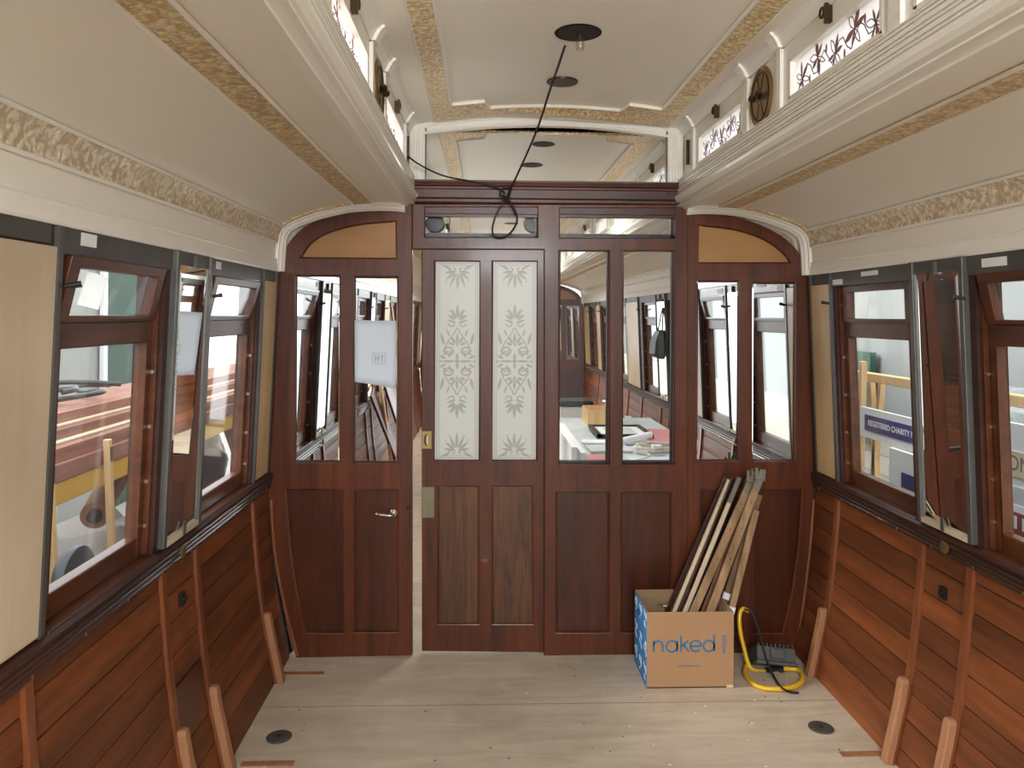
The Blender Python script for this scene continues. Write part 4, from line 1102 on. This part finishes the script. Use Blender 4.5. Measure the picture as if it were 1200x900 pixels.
for nm, lab, top, bot, w_, t_, mt, y0, y1, ex in S:
    m, a, b, d = stick(lab, top, bot, w_, t_, mt, y0, y1, nm)
    if ex < 2:
        single(nm, m, M[mt], lab, 'stick', tuple(a), 'sticks standing in the cardboard box', bevel=.0015); continue
    o = thing(nm, lab, 'stick', tuple(a), 'sticks standing in the cardboard box')
    build('shaft', m, M[mt], o, bevel=.0015)
    if ex == 2: build('worn_tip', MB().bar(b - d * .12, b + d * .002, w_ + .001, t_ + .001, (0, 1, 0)), M['bracket'], o)
    if ex == 3:
        m = MB(); c = b + d * .012
        m.bar(b - d * .045, b + d * .05, w_ * .9, .004, (0, 1, 0))
        m.v = m.v
        for q in m.v: q.y -= t_ / 2 + .003
        m.lathe([(.006, -.02), (.011, -.02), (.011, .012), (.006, .012)], c + Vector((0, -.004, 0)), 'X', 14)
        m.bar(c + Vector((-.016, -.008, -.012)), c + Vector((-.016, -.008, .046)), .012, .005, (0, 1, 0))
        m.bar(c + Vector((.016, -.008, -.012)), c + Vector((.016, -.008, .038)), .012, .005, (0, 1, 0))
        build('bracket', m, M['bracket'], o, smooth=False)
        for k in (.1, .22, .36): build('nail_hole', MB().lathe([(.003, -.001), (.003, .001)], b - d * k + Vector((0, -t_ / 2 - .0002, 0)), 'Y', 8), M['groove'], o)
    if ex in (4, 5):
        t0 = .16 if ex == 4 else .045
        m = MB(); q = at_y(*bot, y0 + (y1 - y0) * .31); q = q + d * (.075 if ex == 4 else .012); m.bar(q - d * .014, q + d * .014, w_ + .002, t_ + .002, (0, 1, 0)); build('paper_label', m, M['paper'], o)
bj = MB(); c = at_y(779, 710, 3.26)
bj.lathe([(.004, -.008), (.009, -.008), (.009, .008), (.004, .008)], c, 'X', 12); bj.bar(c, c + Vector((.02, .01, .006)), .008, .006)
single('hinge', bj, M['nickel'], 'small metal hinge fitting on the rim of the box by the dark sticks', 'hinge', tuple(c))

# ------------------------------------------------------------------ work light
wlgt = thing('work_light', 'black floodlight on a bent yellow tube stand beside the box', 'lamp', tuple(at_z(900, 800, 0)))
pts = [at_y(877, 716, 3.42), at_y(870, 713.5, 3.41), at_y(866.5, 722, 3.40), at_y(867.5, 740, 3.38), at_y(872, 760, 3.36), at_y(877, 778, 3.34), at_y(884, 785.5, 3.33), at_y(898, 787, 3.325)]
up = smooth_path(pts, 6)
pts2 = [at_z(874, 781, .012), at_z(873, 789, .012), at_z(879, 798, .012), at_z(890, 805, .012), at_z(908, 807.5, .012), at_z(928, 805.5, .012), at_z(939, 799, .012), at_z(940, 790, .016), at_y(934, 784.5, 3.30), at_y(918, 783.5, 3.31)]
m = MB().tube(up, .0095, 12)
st = build('tube_stand', m, M['yellow'], wlgt, smooth=True)
build('tube_foot', MB().tube(smooth_path(pts2, 6), .0095, 12), M['yellow'], wlgt, smooth=True)
# lamp head: finned box tilted back
hc = at_y(904, 768, 3.37)
hd = MB()
Rm = Matrix.Rotation(math.radians(-28), 3, 'X') @ Matrix.Rotation(math.radians(6), 3, 'Y')
def hbx(x0, x1, y0, y1, z0, z1, mb=None):
    (mb or hd).hexa([hc + Rm @ Vector(q) for q in ((x0, y0, z0), (x1, y0, z0), (x1, y1, z0), (x0, y1, z0), (x0, y0, z1), (x1, y0, z1), (x1, y1, z1), (x0, y1, z1))])
hbx(-.085, .085, -.07, .07, -.03, .03); build('casing', hd, M['lampblack'], wlgt, bevel=.006)
fm = MB()
for k in range(9): hbx(-.075 + k * .0185, -.069 + k * .0185, -.055, .055, .03, .042, fm)
build('cooling_fins', fm, M['lampblack'], wlgt)
rm = MB(); hbx(-.09, .09, -.075, .075, -.044, -.03, rm); build('lamp_rim', rm, M['lampblack'], wlgt, bevel=.003)
bc = MB(); hbx(-.03, .03, -.086, -.07, -.02, .02, bc); build('junction_box', bc, M['lampblack'], wlgt, bevel=.003)
kb = MB()
for px in (901, 916): c = at_y(px, 786, 3.315); kb.lathe([(.005, -.012), (.012, -.012), (.012, .0), (.008, .004), (.008, .012), (0, .012)], c, 'X', 14)
kb.bar(at_y(898, 785, 3.315), at_y(920, 783, 3.315), .014, .014); build('pivot_knob', kb, M['black'], wlgt, smooth=True)
p = [at_y(872, 714, 3.405), at_y(881, 718, 3.395), at_y(888, 735, 3.37), at_y(893, 755, 3.33), at_y(900, 778, 3.28), at_y(908, 795, 3.23), at_z(916, 806, .02), at_z(926, 811, .006), at_z(936, 812, .005)]
build('power_cord', MB().tube(smooth_path(p, 6), .0048, 8), M['rubber'], wlgt, smooth=True)

# ------------------------------------------------------------------ the next saloon
tb = thing('work_table', 'paper covered work table seen through the clear partition panes', 'table', (.6, 5.1, 0))
build('table_top', MB().box(.31, 1.08, 4.15, 6.25, .69, .72), M['greypaper'], tb, bevel=.004)
for x in (.36, 1.02):
    for y in (4.25, 6.15): build('leg', MB().box(x - .025, x + .025, y - .025, y + .025, 0, .69), M['slatdark'], tb, bevel=.003)
def sheet(name, lab, x0, x1, y0, y1, z, mat, cat='paper', rot=0., th=.003):
    c = Vector(((x0 + x1) / 2, (y0 + y1) / 2, z)); m = MB().box(x0, x1, y0, y1, z, z + th)
    o = single(name, m, mat, lab, cat, tuple(c)); o.rotation_euler[2] = rot; return o
sheet('paper_sheet', 'crumpled pink sheet at the near corner of the work table', .33, .52, 4.2, 4.58, .721, M['pink'], rot=.15)
sheet('paper_sheet', 'pale pink sheet on the right of the work table by the wall', .85, 1.05, 4.9, 5.6, .7215, M['pink'], rot=-.2)
sheet('picture_print', 'dark framed print lying flat on the table, in front of the paper roll', .36, .62, 4.62, 4.86, .724, M['greypaper'], 'picture', .05, .012)
sheet('paper_sheet', 'blue grey sheet on the table nearest the right pane', .56, .9, 4.22, 4.5, .7212, M['bluepaper'], rot=.05)
sheet('paper_sheet', 'long white strip of paper across the middle of the table', .36, .8, 4.93, 5.06, .7245, M['paper'], rot=-.12, th=.008)
t = thing('framed_picture', 'large black framed picture lying across the far end of the table', 'picture', (.67, 5.35, .735))
fm = MB(); a, b, y0, y1 = .48, .86, 5.12, 5.6
for q in ((a, b, y0, y0 + .03), (a, b, y1 - .03, y1), (a, a + .03, y0, y1), (b - .03, b, y0, y1)): fm.box(*q, .735, .757)
build('frame', fm, M['black'], t); build('mount', MB().box(a + .03, b - .03, y0 + .03, y1 - .03, .738, .745), M['paper'], t); build('print', MB().box(a + .09, b - .09, y0 + .09, y1 - .09, .745, .747), M['greypaper'], t)
wbx = thing('wooden_box', 'pale wooden box standing on the table behind the framed picture', 'box', (.6, 5.9, .72))
m = MB()
for q in ((.5, .51, 5.75, 6.1), (.71, .72, 5.75, 6.1), (.51, .71, 5.75, 5.76), (.51, .71, 6.09, 6.1)): m.box(*q, .72, .84)
build('sides', m, M['pinewood'], wbx); build('base', MB().box(.51, .71, 5.76, 6.09, .72, .73), M['pinewood'], wbx)
single('paper_roll', MB().tube([(.55, 4.85, .745), (.82, 5.05, .765)], .024, 16), M['paper'], 'rolled sheet of paper lying on the table behind the white flex', 'paper', (.55, 4.85, .745), smooth=True)
cp = []
for k in range(70):
    a = k * .5; cp.append((.78 + (.14 + .012 * math.sin(k * .9)) * math.cos(a), 4.62 + (.1 + .01 * math.cos(k * 1.3)) * math.sin(a), .727 + .0006 * k + .006 * math.sin(k * 1.7) ** 2))
fx = thing('extension_flex', 'coiled white flex with a plug on the work table', 'cable', (.78, 4.62, .72))
build('flex', MB().tube(smooth_path(cp + [(.7, 4.5, .73), (.6, 4.38, .727)], 2), .0055, 6), M['cablewhite'], fx, smooth=True); build('plug', MB().box(.72, .78, 4.52, 4.57, .75, .785), M['paper'], fx, bevel=.006)
bn = thing('waste_bin', 'tall white bin with a black lid at the far end beyond the partition', 'bin', (.66, 8.0, 0))
build('body', MB().strip([[(.66 + sx * w_, 8.0 + sy * w_, z) for sx, sy in ((-1, -1), (1, -1), (1, 1), (-1, 1))] for z, w_ in ((0, .13), (.62, .16))], closed=True, caps=True), M['paper'], bn, bevel=.02)
build('lid', MB().box(.48, .84, 7.82, 8.18, .62, .68), M['black'], bn, bevel=.02)
for i, (x, lab) in enumerate(((.2, 'white panel leaning behind the sliding door, nearest the glass'), (.265, 'white panel leaning on the table beside the nearest one'))):
    mb = MB(); mb.box(x, x + .03, 4.2 + .1 * i, 5.5, 0, .83 - .05 * i); single('white_panel', mb, M['paper'], lab, 'panel', (x, 4.8, 0), 'white panels by the table')
bgp = thing('hanging_bag', 'black bag hanging on the right wall of the next saloon', 'bag', (1.19, 6.35, 1.22))
bg = MB(); bg.strip([[(1.2 - d, 6.35 + y, z) for d, y in ((0, -hw), (dp, -hw * .9), (dp, hw * .9), (0, hw))] for z, hw, dp in ((1.2, .10, .04), (1.23, .13, .09), (1.34, .13, .08), (1.42, .11, .05), (1.44, .06, .03))], closed=True, caps=True)
build('body', bg, M['black'], bgp, bevel=.012, smooth=True); build('strap', MB().tube(smooth_path([(1.18, 6.27, 1.42), (1.2, 6.34, 1.62), (1.18, 6.43, 1.42)], 8), .006, 6), M['black'], bgp)
for i, (y, lab) in enumerate(((9.4, 'white wall bracket farthest along the next saloon'), (8.5, 'middle one of the white wall brackets in the next saloon'), (7.9, 'white wall bracket nearest, right of the partition mullion'))):
    m = MB(); c = Vector((1.235, y, .45)); m.bar(c + Vector((0, -.09, .06)), c + Vector((-.03, .08, .05)), .04, .02); m.bar(c + Vector((0, -.03, .05)), c + Vector((-.03, .05, -.06)), .035, .02); m.box(1.215, 1.24, y - .02, y + .02, .38, .52)
    single('wall_bracket', m, M['paper'], lab, 'bracket', tuple(c), 'white wall brackets in the next saloon')

# ------------------------------------------------------------------ boards leaning behind the camera (seen in the mirror pane)
BD = [('pale narrow board reflected below the paper sheet, leaning steeply', (-.95, .95, 0), (-1.17, .78, 1.32), .05, 'pinewood'),
      ('red brown board in the mirror reflection, crossing behind the pale one', (-.85, .62, 0), (-1.16, .98, .95), .16, 'mahog_z'),
      ('dark panelled board in the mirror reflection', (-.82, .25, 0), (-1.15, .35, 1.05), .34, 'panel_dark'),
      ('weathered board in the mirror reflection, tallest of the leaning boards', (-.9, .0, 0), (-1.16, -.2, 1.66), .1, 'slat'),
      ('brown board with a raw face leaning in the mirror reflection', (-.75, -.35, 0), (-1.15, -.1, .9), .2, 'rawstrip'),
      ('pale wide board at the back of the leaning boards', (-.8, -.85, 0), (-1.15, -.8, 1.6), .26, 'maple'),
      ('short red brown board at the back of the leaning boards', (-.62, -1.15, 0), (-1.14, -1.3, .8), .22, 'mahog_z')]
for lab, a, b, w_, mt in BD:
    single('leaning_board', MB().bar(a, b, w_, .02, (1, 0, 0)), M[mt], lab, 'board', a, 'boards propped against the wall behind the camera', bevel=.002)

# ------------------------------------------------------------------ outside: the depot
g = build('ground', MB().box(-9, 9, -9, 36, -1.1, -1.0), M['concrete'], kind='structure')
w = struct('wall_west'); build('cladding', MB().box(-5.3, -5.2, -9, 12.2, -1., 2.4), M['shed'], w)
jm = MB()
for y in range(-8, 12): jm.box(-5.2, -5.195, y * 1.0, y * 1.0 + .02, -1, 2.4)
build('cover_strip', jm, M['paper'], w)
d2 = struct('door_2'); build('door_leaf', MB().box(-5.19, -5.14, 10.05, 11.6, -1, 2.2), M['green'], d2); build('door_post', MB().box(-5.17, -5.12, 9.95, 10.05, -1, 2.25), M['paper'], d2)
w = struct('wall_east'); build('block_base', MB().box(4.2, 4.4, -9, 34, -1., .35), M['blocks'], w); build('cladding', MB().box(4.25, 4.35, -9, 34, .35, 4.2), M['greycladding'], w)
d3 = struct('door_3'); build('door_leaf', MB().box(4.12, 4.19, 8.62, 10.6, .1, 1.15), M['green'], d3)

# left side: boards on a trestle, beam, posts
t = thing('trestle', 'yellow painted beam carrying the stacked boards beyond the lever-handle-side windows', 'trestle', (-2.5, 4, -1))
build('beam', MB().box(-2.5, -2.38, -1.5, 8.6, .60, .72), M['yellowbeam'], t, bevel=.006)
for y in (-.8, 2.2, 5.2, 8.2): build('leg', MB().box(-2.6, -2.42, y - .06, y + .06, -1, .6), M['yellowbeam'], t)
for y in (-.8, 2.2, 5.2, 8.2): build('cross_bar', MB().box(-3.3, -2.42, y - .05, y + .05, .66, .72), M['yellowbeam'], t)
bl = ['bottom board of the stack beyond the lever-handle-side windows, on the yellow beam', 'second board up in the stack beyond the lever-handle-side windows', 'third board up, set back in the stack beyond the lever-handle-side windows',
      'fourth board up with a pale edge, beyond the lever-handle-side windows', 'fifth board up in the stack beyond the lever-handle-side windows', 'topmost board of the stack beyond the lever-handle-side windows']
zz = .72
for i, (x0, x1, th, y0, y1, mt) in enumerate(((-3.1, -2.37, .085, -1.6, 8.5, 'timber'), (-3.1, -2.40, .07, -1.2, 8.3, 'timber'), (-3.0, -2.46, .012, -1.4, 8.4, 'stickcream'), (-3.1, -2.5, .05, -1.1, 8.0, 'timber'), (-3.0, -2.55, .012, -1.5, 8.2, 'stickcream'), (-3.05, -2.58, .055, -1.4, 8.5, 'timber'))):
    single('long_board', MB().box(x0, x1, y0, y1, zz, zz + th), M[mt], bl[i], 'board', ((x0 + x1) / 2, 3, zz), 'boards stacked beyond the lever-handle-side windows', bevel=.003); zz += th + .001
for y, lab in ((3.75, 'nearer pale wooden post standing against the yellow beam'), (4.32, 'farther pale wooden post standing against the yellow beam')):
    t = thing('wooden_post', lab, 'post', (-2.33, y, -1)); build('shaft', MB().bar((-2.28, y, -1), (-2.345, y - .03, .86), .035, .035), M['pinewood'], t, bevel=.003); build('metal_end', MB().box(-2.329, -2.323, y - .04, y - .012, .74, .82), M['zinc'], t)
single('upright_plank', MB().bar((-2.95, 7.3, 1.0), (-2.95, 7.3, 1.5), .1, .03, (1, 0, 0)), M['pinewood'], 'pale upright plank end in front of the green door', 'plank', (-2.95, 7.3, 1.0))
for k, lab in enumerate(('upper loop of black hose lying on the stacked boards', 'lower loop of black hose lying on the stacked boards')):
    pts = [(-2.8 + .18 * math.sin(a * .55 + k), 4.6 + .75 * a / 11 - .2 * k, zz + .03 + .045 * k + .03 * abs(math.sin(a * .5 + k * .8))) for a in range(12)]
    single('hose', MB().tube(smooth_path(pts, 5), .016, 8), M['bag'], lab, 'hose', pts[0], 'black hoses on the boards', smooth=True)
# heap under the stack: crumpled sheet, roll, bags
gr = []
rr = random.Random(3)
for i in range(26):
    r = []
    for k in range(27):
        x = -4.4 + i * .075; y = 1.6 + k * .17
        z = -.35 + .38 * math.exp(-((x + 3.2) / .9) ** 2) + .05 * math.sin(x * 9 + y * 5) + .05 * math.sin(y * 11 - x * 6) + rr.uniform(-.03, .03)
        if i in (0, 25) or k in (0, 26): z = -1
        r.append((x, y, z))
    gr.append(r)
o = build('crumpled_sheet', MB().strip(gr), M['tarp'], base=(-3.4, 4.5, -1), smooth=True); tag(o, 'crumpled grey plastic sheeting heaped below the yellow beam', 'sheeting')
rl = thing('carpet_roll', 'brown paper covered roll lying on the sheeting below the beam', 'roll', (-2.9, 4.8, .1))
build('roll', MB().tube([(-2.74, 4.95, .27), (-3.1, 6.3, .5)], .085, 24), M['rawstrip'], rl, smooth=True)
build('core', MB().lathe([(.05, -.012), (.05, -.004)], (-2.74, 4.95, .27), 'Y', 16), M['groove'], rl)
m = MB(); bmv = bmesh.new(); bmesh.ops.create_icosphere(bmv, subdivisions=4, radius=1)
def blob(c, sx, sy, sz, seed, amp=.12):
    rr = random.Random(seed); ph = [rr.uniform(0, 6) for _ in range(6)]
    vs = []
    for v in bmv.verts:
        p = v.co; n = 1 + amp * (math.sin(5 * p.x + ph[0]) * math.sin(4 * p.y + ph[1]) + .6 * math.sin(9 * p.z + ph[2] + 6 * p.x) * math.sin(8 * p.y + ph[3]))
        vs.append((c[0] + sx * p.x * n, c[1] + sy * p.y * n, c[2] + sz * p.z * n))
    return MB().add(vs, [[q.index for q in f.verts] for f in bmv.faces])
single('rubbish_bag', blob((-2.75, 6.5, .28), .3, .42, .32, 2), M['bag'], 'crumpled dark bag low beyond the second lever-handle-side window', 'bag', (-2.75, 6.5, 0), smooth=True)
single('plastic_sack', blob((-2.42, 5.75, .06), .18, .28, .12, 5), M['bluebag'], 'bright blue plastic sack below the dark bag', 'bag', (-2.5, 6.15, 0), smooth=True)
single('cardboard_piece', MB().bar((-2.6, 7.3, .25), (-2.75, 7.35, .62), .28, .01, (1, 0, 0)), M['card'], 'torn cardboard piece leaning behind the dark bag', 'cardboard', (-2.6, 6.9, .25))
t = thing('office_chair', 'dark rounded chair back low beyond the near lever-handle-side window', 'chair', (-2.0, 3.05, -1))
v, f = plate2d([(-.13, -.9), (.13, -.9)] + [(.13 * math.cos(a * .262) , .5 + .13 * math.sin(a * .262)) for a in range(13)], [], .05, .01)
build('backrest', MB().add(v, f, lambda p: (-1.9 + p.z, 3.1 + p.x, p.y)), M['bag'], t, smooth=True); build('foot', MB().box(-2.1, -1.75, 2.95, 3.25, -1, -.9), M['bag'], t)
# note stuck on the nearer left vent
pk = at_x(90, 340, -1.272)
nb = MB(); wv_ = WIN[(-1, 4)]
def vp(y, z): return SP(-1, y, z, .0275 - (z - 1.532) * .2)
cy, cz0 = pk.y, 1.607
nb.quad(*[vp(cy + a, cz0 + b) for a, b in ((-.055, -.036), (.05, -.048), (.062, .032), (-.04, .046))])
single('paper_note', nb, M['note'], 'white square note stuck askew on the near left vent glass', 'paper', tuple(vp(cy, cz0)), solid=.0008)

# right side: rail, sign boards, frames
t = thing('handrail', 'long pale wooden rail beyond the box-side windows', 'rail', (1.95, 4.4, -1))
build('rail', MB().box(1.93, 1.99, 2.6, 6.6, 1.18, 1.23), M['pinewood'], t, bevel=.004)
for y in (2.8, 5.6): build('upright', MB().box(1.94, 1.98, y - .02, y + .02, -1, 1.18), M['pinewood'], t)
sg = thing('charity_sign', 'white board with a purple charity number band beyond the box-side window', 'sign', (1.9, 4.1, .8))
build('board', MB().box(1.86, 1.88, 3.3, 4.3, .88, 1.045), M['paper'], sg); build('purple_band', MB().box(1.855, 1.86, 3.35, 4.24, .922, 1.008), M['purple'], sg)
v, f = text_geo('REGISTERED CHARITY No', .042, .0004, align='LEFT', bold=.0008)
build('lettering', MB().add(v, f, lambda p: (1.8545 - p.z, 4.2 - p.x, .965 + p.y)), M['paper'], sg)
build('leg', MB().bar((1.89, 4.42, -1), (1.875, 4.3, 1.3), .035, .03), M['pinewood'], sg); build('leg', MB().bar((1.89, 3.4, -1), (1.875, 3.4, .9), .035, .03), M['pinewood'], sg)
fr = thing('wooden_trestle', 'tall splayed pale wooden frame behind the charity sign', 'frame', (2.1, 4.6, -1))
for a, b in (((2.05, 4.75, -1), (2.05, 4.42, 1.2)), ((2.05, 4.3, -1), (2.05, 4.55, 1.2))): build('leg', MB().bar(a, b, .035, .03), M['pinewood'], fr)
build('cross_piece', MB().bar((2.05, 4.64, .2), (2.05, 4.38, .2), .03, .02), M['pinewood'], fr)
for y, lab in ((4.62, 'dark pole propped left of its twin beyond the box-side window'), (4.35, 'dark pole propped right of its twin beyond the box-side window')):
    single('pole', MB().tube([(2.4, y, -1), (2.45, y - .04, .95)], [.03, .016], 10), M['bag'], lab, 'pole', (2.4, y, -1), 'dark poles beyond the box-side window', smooth=True)
s2 = thing('display_board', 'white display board with a purple square low beyond the box-side window', 'sign', (1.75, 3.75, -1))
build('board', MB().box(1.75, 1.77, 3.3, 3.78, -.999, .9), M['paper'], s2); build('purple_square', MB().box(1.745, 1.75, 3.4, 3.66, .66, .80), M['purple'], s2)
s3 = thing('notice_board', 'white notice board with a carriage picture beyond the nearest box-side window', 'sign', (1.8, 2.7, -1))
build('board', MB().box(1.84, 1.86, 1.9, 3.22, -.999, 1.13), M['paper'], s3)
M['buff'] = plain('buff board', srgb(222, 206, 176), .6); build('buff_band', MB().box(1.834, 1.84, 1.92, 3.2, .92, 1.02), M['buff'], s3)
v, f = text_geo('ED ON', .085, .0004, align='LEFT'); build('lettering', MB().add(v, f, lambda p: (1.8335 - p.z, 3.16 - p.x, .97 + p.y)), M['inkgrey'], s3)
pic = build('picture', MB().box(1.835, 1.84, 2.4, 3.16, .55, .88), M['greypaper'], s3)
build('red_carriage', MB().box(1.832, 1.835, 2.45, 3.05, .68, .78), M['redprint'], pic); build('carriage_roof', MB().box(1.832, 1.835, 2.44, 3.06, .78, .81), M['paper'], pic); build('carriage_underframe', MB().box(1.832, 1.835, 2.47, 3.03, .64, .68), M['bag'], pic)
wn = MB()
for k in range(8): wn.box(1.831, 1.832, 2.48 + k * .07, 2.52 + k * .07, .715, .765)
build('carriage_windows', wn, M['paper'], pic)
o = build('polythene_bundle', blob((2.5, 4.0, .95), .16, .5, .22, 9, .2), M['sheet'], base=(2.5, 4.0, .7), smooth=True); tag(o, 'crumpled clear polythene bundle behind the charity sign', 'sheeting')
bmv.free()

# ------------------------------------------------------------------ light
wd = bpy.data.worlds.new('sky'); SC.world = wd; wd.use_nodes = True
nt = wd.node_tree; bg = nt.nodes['Background']
bg.inputs[0].default_value = (.93, .97, 1., 1); bg.inputs[1].default_value = 1.9
sun = bpy.data.lights.new('sun', 'SUN'); sun.energy = 3.9; sun.angle = math.radians(22); sun.color = (1, .96, .9)
so = bpy.data.objects.new('sun', sun); COL.objects.link(so)
so.rotation_euler = Vector((1, -.02, -.42)).to_track_quat('-Z', 'Y').to_euler()
def area(name, loc, rot, sx, sy, power, col=(.95, .98, 1.)):
    l = bpy.data.lights.new(name, 'AREA'); l.shape = 'RECTANGLE'; l.size = sx; l.size_y = sy; l.energy = power; l.color = col
    o = bpy.data.objects.new(name, l); COL.objects.link(o); o.location = loc; o.rotation_euler = rot; return o
area('work_lamp', (0, -1.75, 2.2), (math.radians(62), 0, math.radians(-6)), .9, .36, 54, (.95, .98, 1.))
area('next_saloon_fill', (.05, 5.0, 2.33), (0, 0, 0), .5, .45, 12, (1, .98, .95))  # added fill light hidden behind the header beam; no real lamp hangs here
area('far_saloon_fill', (0, 9.2, 2.33), (0, 0, 0), .45, .45, 24, (1, .98, .95))  # second added fill, out of sight behind the door, lifts the far half

vs = SC.view_settings
vs.view_transform = 'Standard'; vs.look = 'None'; vs.exposure = .82; vs.gamma = 1.; vs.use_curve_mapping = False
SC.cycles.use_denoising = True
SC.cycles.max_bounces = 14; SC.cycles.diffuse_bounces = 6; SC.cycles.glossy_bounces = 6; SC.cycles.transparent_max_bounces = 24
SC.cycles.sample_clamp_indirect = 8
